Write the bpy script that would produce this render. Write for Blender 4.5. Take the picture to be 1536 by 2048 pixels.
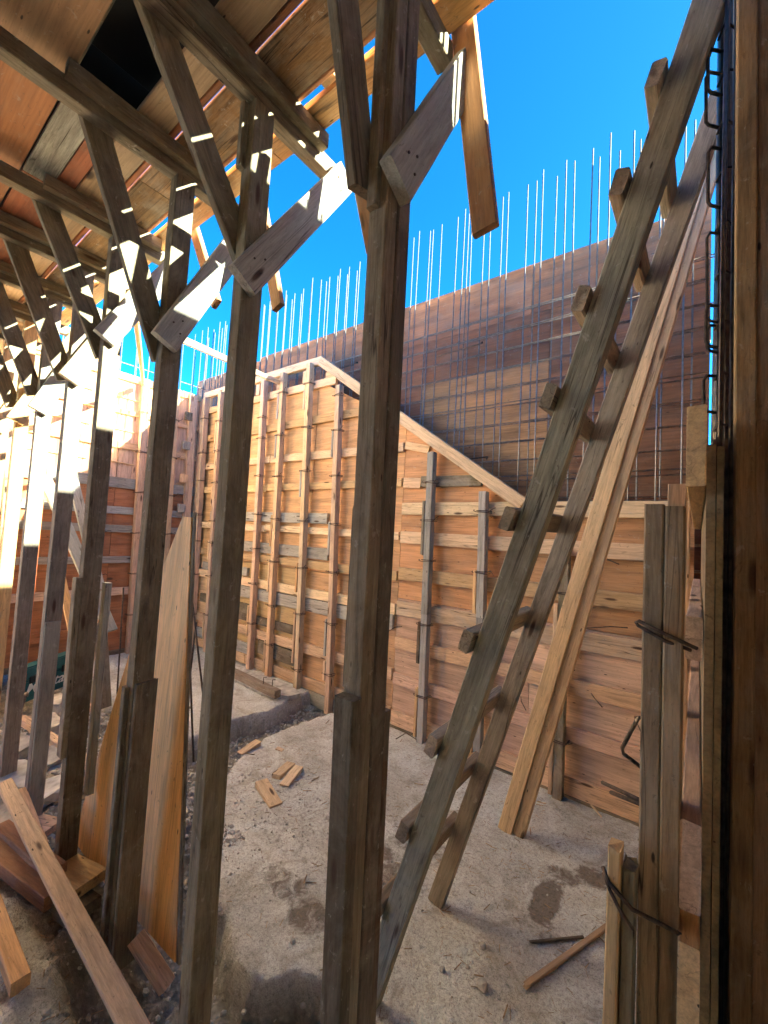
import bpy, bmesh, math, random
import numpy as np
from mathutils import Vector, Matrix, noise

random.seed(7)
S = bpy.context.scene
COL = S.collection
for o in list(bpy.data.objects):
    bpy.data.objects.remove(o)

# ------------------------------------------------------------------ camera
FPX, YAW, PITCH, ROLL, EYE = 832.0, math.radians(37.2), math.radians(3.1), 0.055, 1.65
_f = Vector((-math.sin(YAW) * math.cos(PITCH), math.cos(YAW) * math.cos(PITCH), math.sin(PITCH)))
_r = Vector((math.cos(YAW), math.sin(YAW), 0))
_u = _r.cross(_f)
_r, _u = _r * math.cos(ROLL) + _u * math.sin(ROLL), _u * math.cos(ROLL) - _r * math.sin(ROLL)
cd = bpy.data.cameras.new('camera')
cd.sensor_fit = 'HORIZONTAL'
cd.sensor_width = 36.0
cd.lens = FPX / 1536 * 36.0
cd.clip_start = 0.02
cd.clip_end = 500
cam = bpy.data.objects.new('camera', cd)
COL.objects.link(cam)
cam.matrix_world = Matrix(((_r.x, _u.x, -_f.x, 0), (_r.y, _u.y, -_f.y, 0), (_r.z, _u.z, -_f.z, EYE), (0, 0, 0, 1)))
S.camera = cam


def at(px, py, X=None, Y=None, Z=None):
    """point of the site seen at a photograph pixel, on a known plane"""
    d = _f + _r * ((px - 768) / FPX) - _u * ((py - 1024) / FPX)
    t = X / d.x if X is not None else (Y / d.y if Y is not None else (Z - EYE) / d.z)
    return Vector((0, 0, EYE)) + d * t


# ------------------------------------------------------------------ sky, sun, exposure
SUNV = Vector((1.83, 1.0, 1.1)).normalized()
SUN_EL = math.asin(SUNV.z)
SUN_AZ = math.atan2(SUNV.x, SUNV.y)
W = bpy.data.worlds.new('World')
S.world = W
W.use_nodes = True
nt = W.node_tree
sky = nt.nodes.new('ShaderNodeTexSky')
sky.sky_type = 'NISHITA'
sky.sun_disc = False
sky.sun_elevation = SUN_EL
sky.sun_rotation = SUN_AZ
sky.altitude = 800
sky.air_density = 0.158
sky.dust_density = 0.1
sky.ozone_density = 3.0
bg = nt.nodes['Background']
bg.inputs['Strength'].default_value = 0.05
hsv = nt.nodes.new('ShaderNodeHueSaturation')          # even grade of the whole sky
hsv.inputs['Saturation'].default_value = 1.25
nt.links.new(sky.outputs['Color'], hsv.inputs['Color'])
nt.links.new(hsv.outputs['Color'], bg.inputs['Color'])

sd = bpy.data.lights.new('sun', 'SUN')
sd.energy = 4.0
sd.angle = math.radians(0.5)
sd.color = (1.0, 0.965, 0.91)
sun = bpy.data.objects.new('sun', sd)
COL.objects.link(sun)
sun.rotation_euler = (-SUNV).to_track_quat('-Z', 'Y').to_euler()
sun.location = (6, 4, 8)

S.view_settings.view_transform = 'Standard'
S.view_settings.look = 'None'
S.view_settings.gamma = 1
S.view_settings.exposure = 5.85
S.view_settings.use_curve_mapping = False
S.view_settings.use_white_balance = True          # daylight shade, slightly warm
S.view_settings.white_balance_temperature = 7300
S.view_settings.white_balance_tint = -12
S.cycles.max_bounces = 8
S.cycles.diffuse_bounces = 6
S.cycles.use_denoising = True
S.cycles.sample_clamp_direct = 0.042     # highlights clip gently, with clean edges

# ------------------------------------------------------------------ materials
def nn(nt, t, **kw):
    n = nt.nodes.new(t)
    for k, v in kw.items():
        if hasattr(n, k):
            setattr(n, k, v)
        else:
            n.inputs[k].default_value = v
    return n


def mixc(nt, fac, a, b, blend='MIX'):
    m = nt.nodes.new('ShaderNodeMix')
    m.data_type = 'RGBA'
    m.blend_type = blend
    for sock, v in ((m.inputs[0], fac), (m.inputs[6], a), (m.inputs[7], b)):
        if isinstance(v, bpy.types.NodeSocket):
            nt.links.new(v, sock)
        else:
            sock.default_value = v if not isinstance(v, tuple) or len(v) == 4 else (*v, 1)
    return m.outputs[2]


def ramp(nt, fac, stops):
    r = nt.nodes.new('ShaderNodeValToRGB')
    el = r.color_ramp.elements
    while len(el) > 1:
        el.remove(el[-1])
    el[0].position = stops[0][0]
    el[0].color = (*stops[0][1], 1) if isinstance(stops[0][1], tuple) else (stops[0][1],) * 3 + (1,)
    for p, c in stops[1:]:
        e = el.new(p)
        e.color = (*c, 1) if isinstance(c, tuple) else (c,) * 3 + (1,)
    nt.links.new(fac, r.inputs[0])
    return r.outputs[0]


def wood(name, contrast=0.45, grey=0.0, dirt=0.3, knots=0.5, rough=0.75, bump=0.25, ply=False, crack=0.7, splash=0.25):
    """timber: colour comes from the object, grain runs along the board's own length"""
    m = bpy.data.materials.new(name)
    m.use_nodes = True
    nt = m.node_tree
    L = nt.links
    bs = nt.nodes['Principled BSDF']
    tc = nn(nt, 'ShaderNodeTexCoord')
    oi = nn(nt, 'ShaderNodeObjectInfo')
    off = nn(nt, 'ShaderNodeVectorMath', operation='SCALE')
    cmb = nn(nt, 'ShaderNodeCombineXYZ', X=37.0, Y=91.0, Z=53.0)
    L.new(cmb.outputs[0], off.inputs[0])
    L.new(oi.outputs['Random'], off.inputs['Scale'])
    add = nn(nt, 'ShaderNodeVectorMath', operation='ADD')
    L.new(tc.outputs['Object'], add.inputs[0])
    L.new(off.outputs[0], add.inputs[1])

    def mapped(sx, sy, sz):
        v = nn(nt, 'ShaderNodeVectorMath', operation='MULTIPLY')
        L.new(add.outputs[0], v.inputs[0])
        v.inputs[1].default_value = (sx, sy, sz)
        return v.outputs[0]

    def noise_(vec, scale=1.0, detail=4.0, dist=0.0, rough=0.55):
        n = nn(nt, 'ShaderNodeTexNoise', Scale=scale, Detail=detail, Distortion=dist, Roughness=rough)
        L.new(vec, n.inputs['Vector'])
        return n.outputs['Fac']

    if ply:
        g1 = noise_(mapped(1.1, 9, 9), 1.0, 5, 1.6)
        g2 = noise_(mapped(5, 120, 120), 1.0, 3)
    else:
        g1 = noise_(mapped(2.6, 30, 30), 1.0, 6, 1.3, 0.62)
        g2 = noise_(mapped(14, 210, 210), 1.0, 4, 0.4, 0.7)
    lo = 1.0 - contrast
    c1 = ramp(nt, g1, [(0.25, lo * 0.85), (0.45, 1.0 - contrast * 0.35), (0.62, 1.05), (0.8, 0.8)])
    c2 = ramp(nt, g2, [(0.3, 1.0 - contrast * 0.55), (0.6, 1.06)])
    base = mixc(nt, 1.0, oi.outputs['Color'], c1, 'MULTIPLY')
    base = mixc(nt, 1.0, base, c2, 'MULTIPLY')
    # board to board difference
    rv = nn(nt, 'ShaderNodeMapRange')
    L.new(oi.outputs['Random'], rv.inputs[0])
    rv.inputs[3].default_value = 0.82
    rv.inputs[4].default_value = 1.16
    base = mixc(nt, 1.0, base, rv.outputs[0], 'MULTIPLY')
    # blotches: greying, water marks, cement dust
    d1 = noise_(mapped(2.2, 7, 7), 1.0, 6, 0.4, 0.65)
    f1 = ramp(nt, d1, [(0.42, 0.0), (0.7, 1.0)])
    fd = nn(nt, 'ShaderNodeMath', operation='MULTIPLY')
    L.new(f1, fd.inputs[0])
    fd.inputs[1].default_value = dirt
    base = mixc(nt, fd.outputs[0], base, (0.085, 0.062, 0.045))
    d2 = noise_(mapped(3.1, 5, 5), 1.7, 6, 0.8, 0.7)
    f2 = ramp(nt, d2, [(0.45, 0.0), (0.66, 1.0)])
    fg = nn(nt, 'ShaderNodeMath', operation='MULTIPLY')
    L.new(f2, fg.inputs[0])
    fg.inputs[1].default_value = grey
    base = mixc(nt, fg.outputs[0], base, (0.36, 0.33, 0.29))
    # knots and nail marks
    if knots > 0:
        v = nn(nt, 'ShaderNodeTexVoronoi', Scale=1.0)
        L.new(mapped(3.4, 15, 15) if not ply else mapped(2.2, 4.5, 4.5), v.inputs['Vector'])
        k = ramp(nt, v.outputs['Distance'], [(0.0, 1.0), (0.10 if not ply else 0.055, 0.85), (0.17 if not ply else 0.10, 0.0)])
        sepk = nn(nt, 'ShaderNodeSeparateColor')
        L.new(v.outputs['Color'], sepk.inputs[0])
        gt = nn(nt, 'ShaderNodeMath', operation='GREATER_THAN')
        L.new(sepk.outputs[0], gt.inputs[0])
        gt.inputs[1].default_value = 1.0 - knots
        mk = nn(nt, 'ShaderNodeMath', operation='MULTIPLY')
        L.new(k, mk.inputs[0])
        L.new(gt.outputs[0], mk.inputs[1])
        base = mixc(nt, mk.outputs[0], base, (0.06, 0.03, 0.018))
        v2 = nn(nt, 'ShaderNodeTexVoronoi', Scale=1.0)
        L.new(mapped(9, 30, 30), v2.inputs['Vector'])
        k2 = ramp(nt, v2.outputs['Distance'], [(0.0, 1.0), (0.07, 0.9), (0.11, 0.0)])
        s2 = nn(nt, 'ShaderNodeSeparateColor')
        L.new(v2.outputs['Color'], s2.inputs[0])
        g_2 = nn(nt, 'ShaderNodeMath', operation='GREATER_THAN')
        L.new(s2.outputs[1], g_2.inputs[0])
        g_2.inputs[1].default_value = 0.8
        m2 = nn(nt, 'ShaderNodeMath', operation='MULTIPLY')
        L.new(k2, m2.inputs[0])
        L.new(g_2.outputs[0], m2.inputs[1])
        base = mixc(nt, m2.outputs[0], base, (0.03, 0.022, 0.018))
    if not ply:
        ck = noise_(mapped(0.9, 24, 24), 1.0, 2, 0.25)
        cl = ramp(nt, ck, [(0.488, 0.0), (0.5, 1.0), (0.512, 0.0)])
        gate = ramp(nt, noise_(mapped(1.1, 4, 4), 1.0, 2), [(0.5, 0.0), (0.58, 1.0)])
        mc = nn(nt, 'ShaderNodeMath', operation='MULTIPLY')
        L.new(cl, mc.inputs[0])
        L.new(gate, mc.inputs[1])
        mcs = nn(nt, 'ShaderNodeMath', operation='MULTIPLY')
        L.new(mc.outputs[0], mcs.inputs[0])
        mcs.inputs[1].default_value = crack
        base = mixc(nt, mcs.outputs[0], base, (0.035, 0.024, 0.017))
    sp = ramp(nt, noise_(mapped(26, 34, 34), 1.0, 4, 0.5, 0.7), [(0.63, 0.0), (0.69, 1.0)])
    sps = nn(nt, 'ShaderNodeMath', operation='MULTIPLY')
    L.new(sp, sps.inputs[0])
    sps.inputs[1].default_value = splash
    base = mixc(nt, sps.outputs[0], base, (0.46, 0.44, 0.41))
    sk = ramp(nt, noise_(mapped(30, 55, 55), 1.0, 4, 0.6, 0.7), [(0.62, 0.0), (0.70, 1.0)])
    sks = nn(nt, 'ShaderNodeMath', operation='MULTIPLY')
    L.new(sk, sks.inputs[0])
    sks.inputs[1].default_value = 0.55
    base = mixc(nt, sks.outputs[0], base, (0.07, 0.05, 0.036))
    L.new(base, bs.inputs['Base Color'])
    bs.inputs['Roughness'].default_value = rough
    bs.inputs['Specular IOR Level'].default_value = 0.25
    h = nn(nt, 'ShaderNodeMath', operation='ADD')
    L.new(g1, h.inputs[0])
    L.new(g2, h.inputs[1])
    b = nn(nt, 'ShaderNodeBump', Strength=bump, Distance=0.004)
    L.new(h.outputs[0], b.inputs['Height'])
    L.new(b.outputs[0], bs.inputs['Normal'])
    return m


M = {}
M['fresh'] = wood('fresh_sawn_timber', contrast=0.42, grey=0.14, dirt=0.18, knots=0.55, bump=0.3)
M['old'] = wood('weathered_timber', contrast=0.60, grey=0.32, dirt=0.66, knots=0.6, bump=0.6, rough=0.85, crack=0.9, splash=0.4)
M['grey'] = wood('grey_silvered_timber', contrast=0.42, grey=0.55, dirt=0.30, knots=0.45, bump=0.6, rough=0.85, crack=0.9, splash=0.3)
M['ply'] = wood('plywood_face', contrast=0.42, grey=0.10, dirt=0.22, knots=0.2, bump=0.15, rough=0.6, ply=True, splash=0.22)
M['film'] = wood('film_faced_plywood', contrast=0.55, grey=0.12, dirt=0.5, knots=0.10, bump=0.15, rough=0.5, ply=True)


def plain(name, col, rough=0.6, metal=0.0, nscale=20.0, var=0.35, bump=0.1, wave=None):
    m = bpy.data.materials.new(name)
    m.use_nodes = True
    nt = m.node_tree
    bs = nt.nodes['Principled BSDF']
    tc = nn(nt, 'ShaderNodeTexCoord')
    n = nn(nt, 'ShaderNodeTexNoise', Scale=nscale, Detail=6.0)
    nt.links.new(tc.outputs['Object'], n.inputs['Vector'])
    c = ramp(nt, n.outputs['Fac'], [(0.3, tuple(x * (1 - var) for x in col)), (0.7, tuple(min(1, x * (1 + var)) for x in col))])
    nt.links.new(c, bs.inputs['Base Color'])
    bs.inputs['Roughness'].default_value = rough
    bs.inputs['Metallic'].default_value = metal
    b = nn(nt, 'ShaderNodeBump', Strength=bump, Distance=0.003)
    src = n.outputs['Fac']
    if wave:
        w = nn(nt, 'ShaderNodeTexWave', Scale=wave)
        w.bands_direction = 'X'
        nt.links.new(tc.outputs['Object'], w.inputs['Vector'])
        src = w.outputs['Fac']
    nt.links.new(src, b.inputs['Height'])
    nt.links.new(b.outputs[0], bs.inputs['Normal'])
    return m


M['steel'] = plain('reinforcing_steel', (0.22, 0.22, 0.225), 0.36, 0.95, 40, 0.3)
M['rust'] = plain('rusty_wire', (0.085, 0.058, 0.045), 0.7, 0.4, 60, 0.5)
M['dullbar'] = plain('dull_brown_bar_steel', (0.24, 0.19, 0.16), 0.45, 0.7, 40, 0.4)
M['ribbed'] = plain('ribbed_bar_steel', (0.16, 0.13, 0.11), 0.35, 0.8, 40, 0.4, 1.0, wave=32.0)
M['black'] = plain('black_plastic_and_void_shade', (0.012, 0.012, 0.014), 0.5, 0, 8, 0.3)  # plastic of the case fittings; also shade painted inside the deck void
M['stone'] = plain('broken_concrete', (0.40, 0.385, 0.355), 0.9, 0, 14, 0.4, 0.6)
M['teal'] = plain('teal_plastic', (0.010, 0.095, 0.11), 0.45, 0, 30, 0.15)
M['white'] = plain('white_print', (0.75, 0.78, 0.78), 0.5, 0, 30, 0.05)
M['string'] = plain('orange_line', (0.75, 0.24, 0.12), 0.8, 0, 60, 0.2)
M['brass'] = plain('tarnished_bob_metal', (0.16, 0.12, 0.11), 0.4, 0.7, 30, 0.4)

# base colours for the timbers
PINE = (0.69, 0.475, 0.305, 1)
PINK = (0.66, 0.45, 0.335, 1)
PALE = (0.71, 0.53, 0.355, 1)
HONEY = (0.62, 0.41, 0.215, 1)
ORANGE = (0.60, 0.355, 0.18, 1)
REDPLY = (0.43, 0.175, 0.085, 1)
GREY = (0.39, 0.38, 0.36, 1)
BROWN = (0.24, 0.195, 0.13, 1)
DKBROWN = (0.14, 0.105, 0.07, 1)
UMBER = (0.21, 0.172, 0.122, 1)


# ------------------------------------------------------------------ builders
def link(name, me, mat, parent=None, color=None, mw=None):
    o = bpy.data.objects.new(name, me)
    COL.objects.link(o)
    if mat is not None and not me.materials:
        me.materials.append(mat)
    if color:
        o.color = color
    if mw is not None:
        o.matrix_basis = mw
    if parent is not None:
        o.parent = parent
        o.matrix_parent_inverse = parent.matrix_basis.inverted()
    return o


def tag(o, label=None, cat=None, group=None, kind=None):
    if label:
        o['label'] = label
    if cat:
        o['category'] = cat
        if not kind:
            o['kind'] = 'thing'
    if group:
        o['group'] = group
    if kind:
        o['kind'] = kind
    return o


def empty(name, loc, label, cat, group=None):
    o = bpy.data.objects.new(name, None)
    COL.objects.link(o)
    o.matrix_basis = Matrix.Translation(Vector(loc))
    o.empty_display_size = 0.1
    return tag(o, label, cat, group)


def board_mesh(L, w, t, ch=0.003, seg=None, warp=0.0015, rnd=None, rag=0.0):
    """one sawn board: length on X, width on Y, thickness on Z; eased arrises, slightly bowed and uneven"""
    rnd = rnd or random
    seg = seg or max(2, min(10, int(L / 0.28)))
    ch = min(ch, t * 0.3, w * 0.3)
    hw, ht = w / 2, t / 2
    prof = [(-hw + ch, -ht), (hw - ch, -ht), (hw, -ht + ch), (hw, ht - ch), (hw - ch, ht), (-hw + ch, ht), (-hw, ht - ch), (-hw, -ht + ch)]
    vs, fs = [], []
    by, bz = rnd.uniform(-1, 1) * warp * L, rnd.uniform(-1, 1) * warp * L
    for i in range(seg + 1):
        u = i / seg
        x = -L / 2 + L * u
        k = 4 * u * (1 - u)
        jy, jz = rnd.uniform(-1, 1) * 0.0008, rnd.uniform(-1, 1) * 0.0008
        for (y, z) in prof:
            rx = rnd.uniform(-1, 1) * rag if i in (0, seg) else 0
            vs.append((x + rx, y * (1 + rnd.uniform(-.012, .012)) + by * k + jy, z * (1 + rnd.uniform(-.015, .015)) + bz * k + jz))
    for i in range(seg):
        a, b = i * 8, (i + 1) * 8
        for j in range(8):
            fs.append((a + j, a + (j + 1) % 8, b + (j + 1) % 8, b + j))
    fs.append(tuple(range(7, -1, -1)))
    fs.append(tuple(seg * 8 + j for j in range(8)))
    me = bpy.data.meshes.new('board')
    me.from_pydata(vs, [], fs)
    me.update()
    return me


def frame(p0, p1, wdir):
    p0, p1 = Vector(p0), Vector(p1)
    ax = (p1 - p0)
    L = ax.length
    ax.normalize()
    wv = Vector(wdir)
    wv = (wv - ax * wv.dot(ax)).normalized()
    tv = ax.cross(wv)
    c = (p0 + p1) / 2
    return L, Matrix(((ax.x, wv.x, tv.x, c.x), (ax.y, wv.y, tv.y, c.y), (ax.z, wv.z, tv.z, c.z), (0, 0, 0, 1)))


def vary(c, a=0.08):
    k = 1 + random.uniform(-a, a)
    return (c[0] * k * (1 + random.uniform(-.04, .04)), c[1] * k, c[2] * k * (1 + random.uniform(-.05, .05)), 1)


def board(name, p0, p1, w, t, wdir, mat='fresh', color=PINE, parent=None, va=0.08, **kw):
    """board from p0 to p1, centre line; wdir is the direction of its wide face's width"""
    L, mw = frame(p0, p1, wdir)
    me = board_mesh(L, w, t, **kw)
    return link(name, me, M[mat], parent, vary(color, va), mw)


def slab_mesh(poly, t, axis_u, axis_v, name='sheet', sub=0):
    """flat sheet cut to a polygon given in (u, v); thickness t along w = u x v"""
    bm = bmesh.new()
    lo = [bm.verts.new((x, y, 0)) for x, y in poly]
    hi = [bm.verts.new((x, y, t)) for x, y in poly]
    bm.faces.new(lo[::-1])
    bm.faces.new(hi)
    n = len(poly)
    for i in range(n):
        bm.faces.new((lo[i], lo[(i + 1) % n], hi[(i + 1) % n], hi[i]))
    bmesh.ops.recalc_face_normals(bm, faces=bm.faces)
    me = bpy.data.meshes.new(name)
    bm.to_mesh(me)
    bm.free()
    return me


def sheet(name, origin, u, v, poly, t, mat='ply', color=ORANGE, parent=None, va=0.06):
    u, v = Vector(u).normalized(), Vector(v)
    v = (v - u * v.dot(u)).normalized()
    wv = u.cross(v)
    o = Vector(origin)
    mw = Matrix(((u.x, v.x, wv.x, o.x), (u.y, v.y, wv.y, o.y), (u.z, v.z, wv.z, o.z), (0, 0, 0, 1)))
    return link(name, slab_mesh(poly, t, u, v), M[mat], parent, vary(color, va), mw)


def tube_data(pts, r, n=6, closed=False):
    pts = [Vector(p) for p in pts]
    vs, fs = [], []
    m = len(pts)
    ref = None
    for i, p in enumerate(pts):
        if closed:
            d = (pts[(i + 1) % m] - pts[i - 1]).normalized()
        else:
            d = (pts[min(i + 1, m - 1)] - pts[max(i - 1, 0)]).normalized()
        if ref is None:
            ref = Vector((0, 0, 1)) if abs(d.z) < 0.9 else Vector((1, 0, 0))
        a = (ref - d * ref.dot(d)).normalized()
        ref = a
        b = d.cross(a)
        for k in range(n):
            th = 2 * math.pi * k / n
            vs.append(p + a * (r * math.cos(th)) + b * (r * math.sin(th)))
    last = m if closed else m - 1
    for i in range(last):
        A, B = i * n, ((i + 1) % m) * n
        for k in range(n):
            fs.append((A + k, A + (k + 1) % n, B + (k + 1) % n, B + k))
    if not closed:
        fs.append(tuple(range(n - 1, -1, -1)))
        fs.append(tuple((m - 1) * n + k for k in range(n)))
    return vs, fs


def tube(name, pts, r, mat='rust', parent=None, n=6, closed=False, smooth=True):
    org = Vector(pts[0])
    vs, fs = tube_data([Vector(p) - org for p in pts], r, n, closed)
    me = bpy.data.meshes.new(name)
    me.from_pydata(vs, [], fs)
    if smooth:
        me.polygons.foreach_set('use_smooth', [True] * len(me.polygons))
    me.update()
    return link(name, me, M[mat], parent, None, Matrix.Translation(org))


# ------------------------------------------------------------------ ground
def fbm(x, y, sc, oct=4, seed=0.0):
    return noise.fractal(Vector((x * sc + seed, y * sc - seed, seed * 1.7)), 0.6, 2.0, oct)


def sdf(poly, P):
    """signed distance to polygon, negative inside; P is n x 2"""
    n = len(poly)
    d = np.full(len(P), 1e9)
    inside = np.zeros(len(P), bool)
    for i in range(n):
        a, b = np.array(poly[i]), np.array(poly[(i + 1) % n])
        e = b - a
        w = P - a
        tt = np.clip((w @ e) / (e @ e), 0, 1)
        q = w - tt[:, None] * e
        d = np.minimum(d, np.hypot(q[:, 0], q[:, 1]))
        c = ((a[1] <= P[:, 1]) & (b[1] > P[:, 1])) | ((b[1] <= P[:, 1]) & (a[1] > P[:, 1]))
        if abs(e[1]) > 1e-9:
            xi = a[0] + (P[:, 1] - a[1]) / e[1] * e[0]
            inside ^= c & (P[:, 0] < xi)
    return np.where(inside, -d, d)


SLAB_A = [(-2.62, 3.2), (-2.72, 2.6), (-2.74, 2.21), (-2.66, 1.91), (-2.50, 1.68), (-2.2, 1.42), (-2.0, 1.24), (-1.78, 1.13),
          (-1.60, 1.10), (-1.46, 1.05), (-1.29, 1.01), (-1.10, 1.21), (-0.93, 1.22), (-0.84, 0.95), (-0.8, 0.1), (1.2, 0.1), (1.2, 3.2)]
SLAB_B = [(-6.5, 3.3), (-3.13, 3.3), (-3.07, 2.87), (-3.0, 2.46), (-3.08, 2.17), (-3.0, 1.78), (-3.2, 1.58), (-3.6, 1.70), (-4.2, 1.62), (-6.5, 1.75)]
SLAB_C = [(-4.0, 1.16), (-3.6, 1.28), (-3.3, 1.2), (-3.05, 1.05), (-3.2, 0.98), (-3.5, 0.95), (-3.9, 1.0)]


def axis(lo, hi, step, far):
    a = list(np.arange(lo, hi + 1e-6, step))
    ext = [0.1, 0.3, 0.8, 2, 5, 12, 30, far]
    return np.array([lo - e for e in ext[::-1]] + a + [hi + e for e in ext])


def smooth01(x):
    x = np.clip(x, 0, 1)
    return x * x * (3 - 2 * x)


gx, gy = axis(-6.2, 0.7, 0.022, 90.0), axis(0.1, 3.16, 0.020, 90.0)
XX, YY = np.meshgrid(gx, gy)
P = np.stack([XX.ravel(), YY.ravel()], 1)
wob = np.array([[fbm(x, y, 9, 3, 3.1), fbm(x, y, 9, 3, 8.7)] for x, y in P]) * 0.018
Pw = P + wob
dA, dB, dC = sdf(SLAB_A, Pw), sdf(SLAB_B, Pw), sdf(SLAB_C, Pw)
n1 = np.array([fbm(x, y, 1.3, 4, 1.0) for x, y in P])
n2 = np.array([fbm(x, y, 11.0, 5, 5.0) for x, y in P])
n3 = np.array([fbm(x, y, 34.0, 3, 2.0) for x, y in P])
soil = -0.13 + 0.035 * n1 + 0.030 * n2 + 0.014 * n3
near = smooth01((1.12 - P[:, 1]) / 0.3) * smooth01((-1.55 - P[:, 0]) / 0.45)
soil = soil + near * (0.10 + 0.02 * n2)
mound = smooth01((0.70 - P[:, 1]) / 0.12) * smooth01((-1.1 - P[:, 0]) / 0.3)
soil = soil * (1 - mound) + mound * (-0.005 + 0.018 * n2 + 0.01 * n3 + 0.03 * n1)
pile = np.exp(-(((P[:, 0] + 2.32) / 0.28) ** 2 + ((P[:, 1] - 1.28) / 0.18) ** 2))
soil = soil + pile * (0.10 + 0.03 * n2)
flatA = 0.004 * n1 + 0.0035 * n2 + 0.002 * n3
flatB = 0.035 + 0.006 * n1 + 0.004 * n2
flatC = -0.03 + 0.004 * n2
eA, eB, eC = smooth01(-dA / 0.022), smooth01(-dB / 0.03), smooth01(-dC / 0.03)
z = soil
z = z * (1 - eC) + flatC * eC
z = z * (1 - eB) + flatB * eB
z = z * (1 - eA) + flatA * eA
farf = smooth01((np.maximum(np.abs(P[:, 0] + 2.7) - 3.5, np.abs(P[:, 1] - 1.6) - 1.6)) / 0.4)
z = z * (1 - farf) + farf * (-0.02)
slabness = np.clip(eA + eB + eC + 0.75 * mound * (1 - eA), 0, 1)
stain = np.zeros(len(P))
for (sx, sy, rx, ry, k) in [(-0.545, 2.12, .05, .13, 1.1), (-0.40, 2.42, .07, .06, .9), (-0.52, 2.33, .07, .05, .8), (-0.50, 1.95, .10, .06, .6),
                            (-1.32, 1.36, .10, .07, .8), (-1.52, 1.40, .13, .06, .7), (-1.25, 1.75, .20, .16, .75), (-1.62, 1.85, .26, .14, .5),
                            (-1.18, 2.05, .22, .14, .6), (-1.75, 1.6, .2, .12, .5), (-2.2, 2.0, .2, .3, .3), (-0.6, 1.55, .3, .18, .28),
                            (-0.75, 1.3, .3, .2, .25), (-1.0, 1.5, .15, .2, .35)]:
    q = ((P[:, 0] - sx) / rx) ** 2 + ((P[:, 1] - sy) / ry) ** 2
    stain = np.maximum(stain, 0.62 * k * smooth01(1.1 - q * 0.36))
ny, nx = XX.shape
idx = np.arange(nx * ny).reshape(ny, nx)
quads = np.stack([idx[:-1, :-1].ravel(), idx[:-1, 1:].ravel(), idx[1:, 1:].ravel(), idx[1:, :-1].ravel()], 1)
gm = bpy.data.meshes.new('ground')
gm.from_pydata(np.column_stack([P, z]).tolist(), [], quads.tolist())
for nm, arr in (('slab', slabness), ('stain', np.clip(stain, 0, 1))):
    a = gm.attributes.new(nm, 'FLOAT', 'POINT')
    a.data.foreach_set('value', arr.astype(np.float32))
gm.polygons.foreach_set('use_smooth', [True] * len(gm.polygons))
gm.update()


def ground_material():
    m = bpy.data.materials.new('dusty_concrete_and_soil')
    m.use_nodes = True
    nt = m.node_tree
    L = nt.links
    bs = nt.nodes['Principled BSDF']
    geo = nn(nt, 'ShaderNodeNewGeometry')

    def nz(scale, detail=6.0, dist=0.0, rough=0.6):
        n = nn(nt, 'ShaderNodeTexNoise', Scale=scale, Detail=detail, Distortion=dist, Roughness=rough)
        L.new(geo.outputs['Position'], n.inputs['Vector'])
        return n.outputs['Fac']
    a1 = nn(nt, 'ShaderNodeAttribute', attribute_name='slab').outputs['Fac']
    a2 = nn(nt, 'ShaderNodeAttribute', attribute_name='stain').outputs['Fac']
    conc = ramp(nt, nz(2.4, 8, 0.6, 0.65), [(0.30, (0.33, 0.315, 0.285)), (0.42, (0.48, 0.475, 0.45)), (0.55, (0.59, 0.60, 0.585)), (0.70, (0.65, 0.67, 0.665))])
    sp = ramp(nt, nz(60, 5, 0.3, 0.7), [(0.3, 0.6), (0.5, 1.03), (0.72, 1.16)])
    conc = mixc(nt, 1.0, conc, sp, 'MULTIPLY')
    sp2 = ramp(nt, nz(210, 3), [(0.34, 0.66), (0.5, 1.04), (0.7, 1.12)])
    conc = mixc(nt, 1.0, conc, sp2, 'MULTIPLY')
    wet = ramp(nt, nz(3.6, 8, 1.4, 0.72), [(0.50, 0.0), (0.64, 0.6)])
    conc = mixc(nt, wet, conc, (0.27, 0.23, 0.18))
    scuff = ramp(nt, nz(7.5, 6, 2.2, 0.7), [(0.60, 0.0), (0.70, 0.55)])
    conc = mixc(nt, scuff, conc, (0.68, 0.67, 0.65))
    dots = ramp(nt, nz(42, 5, 0.6, 0.7), [(0.60, 0.0), (0.72, 0.8)])
    conc = mixc(nt, dots, conc, (0.14, 0.11, 0.085))
    sa = nn(nt, 'ShaderNodeMath', operation='ADD')
    L.new(a2, sa.inputs[0])
    L.new(nz(16, 8, 0.8, 0.72), sa.inputs[1])
    stn = ramp(nt, sa.outputs[0], [(0.80, 0.0), (1.12, 0.85)])
    conc = mixc(nt, stn, conc, mixc(nt, 1.0, (0.15, 0.12, 0.10), sp, 'MULTIPLY'))
    soilc = ramp(nt, nz(9, 8, 0.3, 0.7), [(0.3, (0.17, 0.148, 0.12)), (0.5, (0.31, 0.28, 0.235)), (0.68, (0.43, 0.40, 0.345))])
    peb = nn(nt, 'ShaderNodeTexVoronoi', Scale=38.0)
    L.new(geo.outputs['Position'], peb.inputs['Vector'])
    pc = ramp(nt, peb.outputs['Distance'], [(0.1, 1.15), (0.5, 0.75)])
    soilc = mixc(nt, 1.0, soilc, pc, 'MULTIPLY')
    col = mixc(nt, a1, soilc, conc)
    L.new(col, bs.inputs['Base Color'])
    bs.inputs['Roughness'].default_value = 0.92
    bs.inputs['Specular IOR Level'].default_value = 0.15
    h = nn(nt, 'ShaderNodeMath', operation='ADD')
    L.new(nz(24, 8, 0.2, 0.7), h.inputs[0])
    L.new(nz(110, 4), h.inputs[1])
    b = nn(nt, 'ShaderNodeBump', Strength=0.8, Distance=0.016)
    L.new(h.outputs[0], b.inputs['Height'])
    L.new(b.outputs[0], bs.inputs['Normal'])
    return m


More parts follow.
